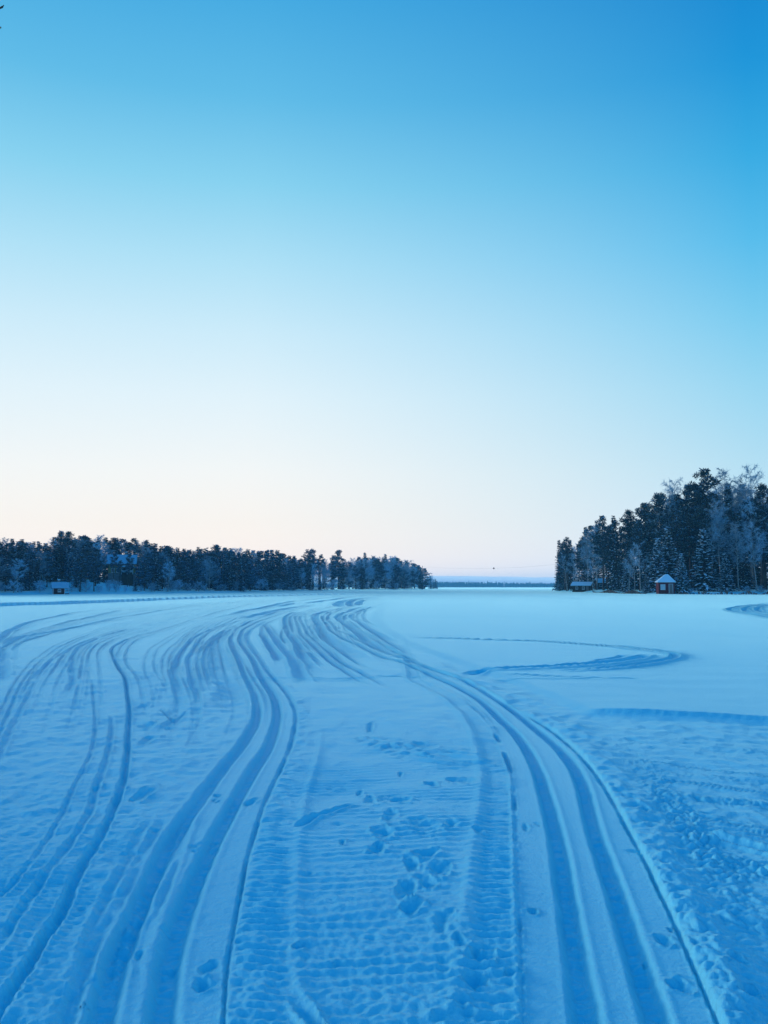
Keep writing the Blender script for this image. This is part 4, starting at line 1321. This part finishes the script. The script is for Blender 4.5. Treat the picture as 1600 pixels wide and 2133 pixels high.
# red cabin on the right shore
Yc = 187.0
xc, _, _ = at(1386, HORIZON, Yc)
k = Yc / F
rc = empty('cabin', (xc, Yc, 0.0), math.radians(-7))
zb = -0.3
W2, D2, ZE, ZR = 1.66, 1.45, 2.5, 4.1
MB().box(-W2, W2, -D2, D2, zb, ZE).build('wall', M_RED, rc)
for sx in (-1, 1):
    for sy in (-1, 1):
        x0 = sx * W2
        y0 = sy * D2
        MB().box(min(x0 - .02 * -sx, x0 - sx * .12), max(x0 + .02 * sx, x0 - sx * .12) if sx > 0 else x0 + .12, y0 - .03 if sy < 0 else y0 - .1, y0 + .1 if sy < 0 else y0 + .03, zb, ZE - .01).build('corner_board', M_RED, rc)
ov = .22
hip = [(-W2 - ov, -D2 - ov, ZE), (W2 + ov, -D2 - ov, ZE), (W2 + ov, D2 + ov, ZE), (-W2 - ov, D2 + ov, ZE), (.1, 0, ZR), (.62, 0, ZR)]
hf = [(0, 1, 5, 4), (1, 2, 5), (2, 3, 4, 5), (3, 0, 4), (3, 2, 1, 0)]
roof = MB().poly(hip, hf).build('roof', M_METAL, rc)
hip2 = [(p[0] * 1.015, p[1] * 1.015, p[2] + (.17 if i < 4 else .22)) for i, p in enumerate(hip)]
sn = MB()
sn.poly([(p[0] * 1.015, p[1] * 1.015, p[2] + .012) for p in hip[:4]] + hip2, [(0, 1, 5, 4), (1, 2, 6, 5), (2, 3, 7, 6), (3, 0, 4, 7), (4, 5, 9, 8), (5, 6, 9), (6, 7, 8, 9), (7, 4, 8), (3, 2, 1, 0)])
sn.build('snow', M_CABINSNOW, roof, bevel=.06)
window(rc, -1.28, -.28, .95, 2.10, -D2, .11, M_CURTAIN)
dr = MB().box(.52, 1.22, -D2 - .025, -D2 + .02, .25, 2.12).build('door', M_DOOR, rc)
fr_ = MB()
fr_.box(.42, .52, -D2 - .05, -D2 + .02, .2, 2.2)
fr_.box(1.22, 1.32, -D2 - .05, -D2 + .02, .2, 2.2)
fr_.box(.52, 1.22, -D2 - .05, -D2 + .02, 2.12, 2.2)
fr_.build('frame', M_WHITE, dr)
MB().box(1.1, 1.16, -D2 - .09, -D2 - .03, 1.1, 1.2).build('handle', M_METAL, dr)
MB().box(.3, 1.5, -D2 - .9, -D2 - .04, -.1, .22).build('step', M_STONE, rc, bevel=.05)
MB().box(-W2 - .04, W2 + .04, -D2 - .04, D2 + .04, zb - .2, .12).build('plinth', M_STONE, rc)
tag(rc, 'small red wooden cabin with snowy hipped roof on the right shore', 'cabin')

# dark cabin on the left shore
Yc = 184.0
xc = at(122.5, HORIZON, Yc)[0]
sc_ = empty('cabin', (xc, Yc, 0.05), math.radians(24))
W2, D2, ZE, ZR = 1.18, .95, 1.42, 2.3
gable_walls(MB(), -W2, W2, -D2, D2, -.4, ZE, ZR).build('wall', M_DARKRED, sc_)
for sx in (-1, 1):
    for sy in (-1, 1):
        MB().box(sx * W2 - (.10 if sx > 0 else .025), sx * W2 + (.025 if sx > 0 else .10), sy * D2 - (.025 if sy < 0 else .10), sy * D2 + (.10 if sy < 0 else .025), -.4, ZE - .06).build('corner_board', M_WHITE, sc_)
rf = gable_roof(MB(), -W2 - .28, W2 + .78, -D2 - .3, D2 + .3, ZE - .27, ZR + .01, .05).build('roof', M_METAL, sc_)
gable_roof(MB(), -W2 - .31, W2 + .81, -D2 - .33, D2 + .33, ZE - .235, ZR + .065, .17).build('snow', M_DARKSNOW, rf, bevel=.05)
ch = MB().box(-.25, .25, .05, .5, ZR - .3, ZR + .62).build('chimney', M_STONE, rf)
MB().box(-.32, .32, -.02, .57, ZR + .622, ZR + .82).build('snow_cap', M_ROOFSNOW, ch, bevel=.06)
MB().tube([(-.95, .3, ZR - .2), (-.95, .3, ZR + .85)], [.03, .025], 6).build('flue_pipe', M_METAL, rf)
window(sc_, -.22, .42, .45, 1.05, -D2, .09, M_PANE)
MB().box(W2 + .72, W2 + .82, -D2 - .1, -D2, -.4, ZE - .24).build('porch_post', M_WHITE, sc_)
MB().box(W2 + .03, W2 + .9, -D2 - .12, D2, -.35, .12).build('porch_floor', M_BROWN, sc_)
MB().box(W2 + .03, W2 + .72, -D2 - .09, -D2 - .03, .62, .7).build('porch_rail', M_BROWN, sc_)
tag(sc_, 'tiny dark red cabin with white corners and snowy roof on the left shore', 'cabin')

# yellow house on the slope
Yc = shore_Y(252) + 26
kk = Yc / F
xc, _, zc = at(254, 1199, Yc)
yh = empty('house', (xc, Yc, zc), math.radians(14))
W2, D2 = 26 * kk, 2.9
ZE, ZR = 26 * kk, 42 * kk
gable_walls(MB(), -W2, W2, -D2, D2, -4.0, ZE, ZR - .2).build('wall', M_YELLOW, yh)
rf = gable_roof(MB(), -W2 - .5, W2 + .5, -D2 - .75, D2 + .75, ZE - .45, ZR - .12, .08).build('roof', M_METAL, yh)
gable_roof(MB(), -W2 - .53, W2 + .53, -D2 - .78, D2 + .78, ZE - .40, ZR - .02, .24).build('snow', M_DARKSNOW, rf, bevel=.08)
ch = MB().box(.6, 1.2, .3, .9, ZR - .6, ZR + .75).build('chimney', M_STONE, rf)
MB().box(.54, 1.26, .24, .96, ZR + .752, ZR + .95).build('snow_cap', M_ROOFSNOW, ch, bevel=.05)
bx0, bx1 = 1 * kk, 23 * kk
yb0 = -D2 - 2.0
can = MB().hexa([(bx0 - .1, yb0 - .1, 16.2 * kk), (bx1 + .1, yb0 - .1, 16.2 * kk), (bx1 + .1, -D2 - .02, 18.0 * kk), (bx0 - .1, -D2 - .02, 18.0 * kk),
                 (bx0 - .1, yb0 - .1, 16.8 * kk), (bx1 + .1, yb0 - .1, 16.8 * kk), (bx1 + .1, -D2 - .02, 18.6 * kk), (bx0 - .1, -D2 - .02, 18.6 * kk)]).build('veranda_roof', M_METAL, yh)
MB().hexa([(bx0 - .12, yb0 - .12, 16.9 * kk), (bx1 + .12, yb0 - .12, 16.9 * kk), (bx1 + .12, -D2 - .03, 18.7 * kk), (bx0 - .12, -D2 - .03, 18.7 * kk),
           (bx0 - .12, yb0 - .12, 19.6 * kk), (bx1 + .12, yb0 - .12, 19.6 * kk), (bx1 + .12, -D2 - .03, 20.6 * kk), (bx0 - .12, -D2 - .03, 20.6 * kk)]).build('snow', M_ROOFSNOW, can, bevel=.06)
for t in (0, .5, 1):
    xx = bx0 + (bx1 - bx0) * t
    MB().box(xx - .07, xx + .07, yb0, yb0 + .14, 2 * kk, 16.1 * kk).build('veranda_post', M_WHITE, yh)
MB().box(bx0, bx1, yb0 + .15, -D2 - .02, -3.0, 2.5 * kk).build('veranda_base', M_BROWN, yh)
MB().box(bx0, bx1, -D2 - .12, -D2 - .03, 2.6 * kk, 16 * kk).build('dark_veranda_wall', M_BROWN, yh)
rail = MB()
rail.box(bx0 + .07, bx1 - .07, yb0 + .02, yb0 + .08, 9.6 * kk, 10.2 * kk)
rail.build('handrail', M_WHITE, yh)
for i in range(9):
    xx = bx0 + .1 + (bx1 - bx0 - .2) * (i + .5) / 9
    MB().box(xx - .09, xx + .09, yb0 + .03, yb0 + .06, 6.2 * kk, 9.5 * kk).build('railing_board', M_WHITE, yh)
window(yh, -20 * kk, -13 * kk, 6 * kk, 15 * kk, -D2, .1)
window(yh, -10 * kk, -4 * kk, 6 * kk, 15 * kk, -D2, .1)
gw = MB().box(-W2 - .04, -W2 + .02, -.55, .55, 20 * kk, 29 * kk).build('window', M_WHITE, yh)
MB().box(-W2 - .056, -W2 - .042, -.42, .42, 21.2 * kk, 27.8 * kk).build('pane', M_PANE, gw)
gw = MB().box(-W2 - .04, -W2 + .02, -.65, .65, 5 * kk, 15 * kk).build('window', M_WHITE, yh)
MB().box(-W2 - .056, -W2 - .042, -.52, .52, 6.2 * kk, 13.8 * kk).build('pane', M_PANE, gw)
MB().box(-W2 - .05, W2 + .05, -D2 - .05, D2 + .05, -4.5, .6).build('plinth', M_STONE, yh)
tag(yh, 'ochre yellow two-storey house with snowy roof and veranda among the pines', 'house')

# two brown boathouses at the tip of the right shore
Yc = 262.0
kk = Yc / F
xc = at(1214, HORIZON, Yc)[0]
bh = empty('boathouse', (xc, Yc, land_z(xc, Yc, False)), math.radians(-28))
W2, D2, ZE, ZR = 2.7, 1.9, 1.9, 2.7
gable_walls(MB(), -W2, W2, -D2, D2, -1.2, ZE, ZR).build('wall', M_BROWN, bh)
rf = gable_roof(MB(), -W2 - .4, W2 + .4, -D2 - .5, D2 + .5, ZE - .2, ZR + .02, .06).build('roof', M_METAL, bh)
gable_roof(MB(), -W2 - .43, W2 + .43, -D2 - .53, D2 + .53, ZE - .16, ZR + .09, .2).build('snow', M_ROOFSNOW, rf, bevel=.06)
for xx in (-1.7, .3):
    window(bh, xx, xx + .8, .7, 1.5, -D2, .08)
MB().box(1.5, 2.3, -D2 - .03, -D2 + .02, 0, 1.7).build('door', M_DOOR, bh)
tag(bh, 'low brown boathouse with sloping snowy roof at the tip of the right shore', 'boathouse')
Yc = 268.0
xc = at(1262, HORIZON, Yc)[0]
zz = land_z(xc, Yc, False)
bh = empty('boathouse', (xc, Yc, zz), math.radians(4))
W2, D2, ZE, ZR = 3.0, 1.9, 2.1, 3.1
gable_walls(MB(), -W2, W2, -D2, D2, -1.2, ZE, ZR).build('wall', M_BROWN, bh)
rf = gable_roof(MB(), -W2 - .35, W2 + .35, -D2 - .5, D2 + .5, ZE - .24, ZR + .02, .06).build('roof', M_METAL, bh)
gable_roof(MB(), -W2 - .38, W2 + .38, -D2 - .53, D2 + .53, ZE - .2, ZR + .09, .2).build('snow', M_ROOFSNOW, rf, bevel=.06)
for xx in (-2.6, -.4, 1.5):
    window(bh, xx, xx + .8, .8, 1.6, -D2, .08)
for xx in (-2.9, -1.0, 1.0, 2.9):
    MB().box(xx - .06, xx + .06, -D2 - .42, -D2 - .30, -1.0, ZE - .2).build('porch_post', M_BROWN, bh)
tag(bh, 'dark brown boathouse with flat-looking snowy roof behind white birch trunks', 'boathouse')

# dry reeds along the right shore
rg = np.random.default_rng(77)
V = []
for k in range(1700):
    px = rg.choice([rg.uniform(1236, 1345), rg.uniform(1410, 1640)], p=[.72, .28])
    Y0 = shore_Y(px, False) + rg.uniform(-3.5, 1.2)
    x0 = at(px, HORIZON, Y0)[0]
    hh = rg.uniform(.2, .75) * (0.6 + 0.5 * math.sin(px * .13))
    V.append(np.array([[x0 - .018, Y0, -.1], [x0 + .018, Y0, -.1], [x0 + rg.normal(.05, .12) + .006, Y0 + rg.normal(0, .1), hh], [x0 + rg.normal(.05, .12) - .006, Y0 + rg.normal(0, .1), hh]]))
M_REED = noisy('dry_reed', (0.20, 0.12, 0.09), (0.34, 0.22, 0.17), 2.0, 0.9, 0.1)
reeds = bpy.data.objects.new('reeds', crown_mesh('reeds', [(0, np.array(V))], [M_REED]))
link(reeds)
tag(reeds, 'dry brownish reeds along the right shore', kind='stuff')

# ------------------------------------------------------------------ far shore, far wood, far hills
def strip(name, pts, y_depth, mat, label, kind='structure'):
    """terrain ridge: (x, y, z) crest points, sloping down to the lake in front and behind"""
    V, Fc = [], []
    for x, y, z in pts:
        V += [(x, y - y_depth, -.8), (x, y - y_depth * .55, z * .45), (x, y, z), (x, y + y_depth, -.8)]
    for i in range(len(pts) - 1):
        for j in range(3):
            a = i * 4 + j
            Fc.append((a, a + 4, a + 5, a + 1))
    o = bpy.data.objects.new(name, mesh_np(name, V, Fc, [mat], smooth=True))
    link(o)
    return tag(o, label, kind=kind)


YF = 2300.0
M_FARWOOD = noisy('far_hazy_wood', (0.02, 0.04, 0.055), (0.07, 0.11, 0.14), 0.02, 0.9, 0.1)  # the bluish lift of haze is put into the far trees' colour
M_HILL = noisy('far_hill_haze', (0.74, 0.80, 0.82), (0.84, 0.88, 0.90), 0.004, 0.9, 0.1)  # hill colour paled to carry the haze of the distance
M_HILL.node_tree.nodes['Principled BSDF'].inputs['Sheen Weight'].default_value = 1.0
M_HILL.node_tree.nodes['Principled BSDF'].inputs['Sheen Roughness'].default_value = 0.3
strip('far_shore', [(x, YF + 60, 0.5) for x in np.linspace(-1500, 1700, 40)], 75, M_SNOW2, 'thin snowy far shore across the lake')
V, T3 = [], []
rg = np.random.default_rng(99)
for k in range(2600):
    x = rg.uniform(-500, 1100)
    y = YF + rg.uniform(-4, 70)
    h = rg.uniform(10.0, 15.0) * (1 + .12 * math.sin(x / 90.0)) * (1.25 if rg.random() < .04 else 1)
    r = rg.uniform(1.5, 2.8)
    n = len(V)
    a0 = rg.uniform(0, 6)
    for zf, rf_ in ((.02, 1.0), (.38, .95), (.72, .55)):
        for j in range(5):
            a = a0 + j * 1.2566
            q = r * rf_ * rg.uniform(.75, 1.2)
            V.append((x + q * math.cos(a), y + q * math.sin(a), h * zf * rg.uniform(.95, 1.05)))
    V.append((x, y, h))
    for ring in range(2):
        for j in range(5):
            a, b = n + ring * 5 + j, n + ring * 5 + (j + 1) % 5
            T3 += [(a, b, b + 5), (a, b + 5, a + 5)]
    for j in range(5):
        T3.append((n + 10 + j, n + 10 + (j + 1) % 5, n + 15))
fw = bpy.data.objects.new('far_woods', mesh_np('far_woods', V, T3, [M_FARWOOD]))
link(fw)
tag(fw, 'thin dark blue line of far woods across the lake', kind='stuff')
YH = 2760.0
hp = []
for x in np.linspace(-1600, 2000, 110):
    px = 800 + x / YH * F
    py = np.interp(px, [0, 900, 1000, 1100, 1165, 1600], [1203, 1199.5, 1200.5, 1202, 1203.5, 1206]) + .35 * math.sin(px * .07) + .25 * math.sin(px * .21)
    hp.append((x, YH, at(px, py, YH)[2]))
strip('hills', hp, 320, M_HILL, 'low pale hill on the horizon')

# ------------------------------------------------------------------ cable with a marker ball over the strait
pw = empty('power_line', (0, 0, 0))
Ya, Yb = 470.0, 330.0
A = Vector(at(880, 1180, Ya))
B = Vector(at(1185, 1173, Yb))
M_CABLE = material('cable', (0.05, 0.05, 0.055), 0.6, 0.3)
M_BALL = material('marker_ball', (0.05, 0.045, 0.05), 0.5, 0.3)
pts = []
for i in range(41):
    t = i / 40
    p = A.lerp(B, t)
    p.z -= 4 * 1.6 * t * (1 - t)
    pts.append(p)
MB().tube(pts, [.014] * 41, 5).build('cable', M_CABLE, pw)
best = min(pts, key=lambda p: abs(800 + p.x / p.y * F - 1026))
bm_v = MB()
ring = []
for i in range(9):
    th = math.pi * i / 8
    ring.append((best.x, best.y, best.z + .38 * math.cos(th)))
bm_v.tube([(best.x, best.y, best.z - .38 * math.cos(math.pi * i / 8)) for i in range(9)], [max(.38 * math.sin(math.pi * i / 8), .01) for i in range(9)], 12)
bm_v.build('marker_ball', M_BALL, pw, smooth=True)
for p, lf in ((A, True), (B, False)):
    MB().tube([(p.x, p.y, land_z(p.x, p.y, lf) - .5), (p.x, p.y, p.z + .4)], [.15, .11], 8).build('pole', M_DARKBARK, pw)
tag(pw, 'thin overhead cable with a dark marker ball above the far gap', 'power line')

# ------------------------------------------------------------------ bare tree beside the camera, two twig tips reach into the corner
rg = np.random.default_rng(17)
troot = empty('bare_tree', (-6.2, 7.2, -0.05))
mb = MB()
base = Vector((-6.2, 7.2, 0))


def loc(p):
    return tuple(Vector(p) - base - Vector((0, 0, -0.05)))


trk = [(0, 0, -.3), (.03, .02, 1.5), (.10, .0, 3.2), (.12, .06, 4.8), (.22, .05, 6.2), (.3, .1, 7.6), (.3, .12, 8.8)]
mb.tube(trk, [.13, .105, .09, .075, .055, .035, .012], 9)
mb.build('trunk', M_BIRCH, troot, smooth=True)
tip1 = Vector(at(8, 11, 7.0))
tip2 = Vector(at(2.2, 57.5, 7.05))
b1 = MB()
s1 = Vector((.16, .05, 5.2)) + base
m1 = s1.lerp(tip1, .5) + Vector((0, 0, .35))
e1_ = Vector(at(-60, 34, 7.0))
b1.tube([loc(s1), loc(m1), loc(e1_)], [.035, .022, .010], 6)
b1.tube([loc(e1_), loc(at(-22, 24, 7.0)), loc(at(0, 17, 7.0)), loc(at(5, 14.5, 7.0)), loc(tip1)], [.010, .0085, .0075, .009, .005], 6)
b1.tube([loc(e1_), loc(at(-30, 52, 7.03)), loc(at(-6, 57.5, 7.05)), loc(tip2)], [.008, .006, .005, .0075], 6)
for k in range(16):
    p = e1_.lerp(m1, rg.uniform(0, .9))
    d = Vector((rg.uniform(-.5, .0), rg.uniform(-.5, .6), rg.uniform(-.5, .15)))
    b1.tube([loc(p), loc(p + d * .5 + Vector((0, 0, .03))), loc(p + d)], [.006, .004, .002], 5)
b1.build('bough', M_TWIG, troot)
for k in range(22):
    zf = 2.6 + k * .28
    az = math.radians(rg.uniform(60, 300)) + math.pi * 0
    ln = rg.uniform(.8, 1.7) * (1 - .07 * k / 2)
    u = Vector((-abs(math.cos(az)), math.sin(az), rg.uniform(.4, .9)))
    p0 = Vector((.12 + .02 * k / 2, .04, zf))
    p1 = p0 + u * ln * .5
    p2 = p0 + u * ln + Vector((0, 0, -.1))
    bb = MB()
    bb.tube([tuple(p0), tuple(p1), tuple(p2)], [.025, .016, .006], 6)
    for j in range(8):
        q = p0.lerp(p2, rg.uniform(.3, 1))
        d = Vector((rg.uniform(-.6, .05), rg.uniform(-.5, .5), rg.uniform(-.3, .5)))
        bb.tube([tuple(q), tuple(q + d * .5), tuple(q + d + Vector((0, 0, -.08)))], [.006, .004, .002], 4)
    bb.build('bough', M_TWIG, troot)
tag(troot, 'bare tree left of the view, its twig tips reaching the top left corner', 'tree')

# ------------------------------------------------------------------ haze over the lake
M_HAZE = bpy.data.materials.new('haze')
M_HAZE.use_nodes = True
t = M_HAZE.node_tree
for n in list(t.nodes):
    t.nodes.remove(n)
o_ = t.nodes.new('ShaderNodeOutputMaterial')
pv = t.nodes.new('ShaderNodeVolumePrincipled')
pv.inputs['Color'].default_value = (0.36, 0.84, 1.0, 1)
pv.inputs['Density'].default_value = 0.00024
pv.inputs['Anisotropy'].default_value = 0.15
t.links.new(pv.outputs[0], o_.inputs['Volume'])
hz = MB().box(-4400, 4400, -400, 3300, -1.9, max(q[2] for q in hp) + 6.0).build('haze', M_HAZE)
tag(hz, 'thin cold blue haze over the lake', kind='stuff')
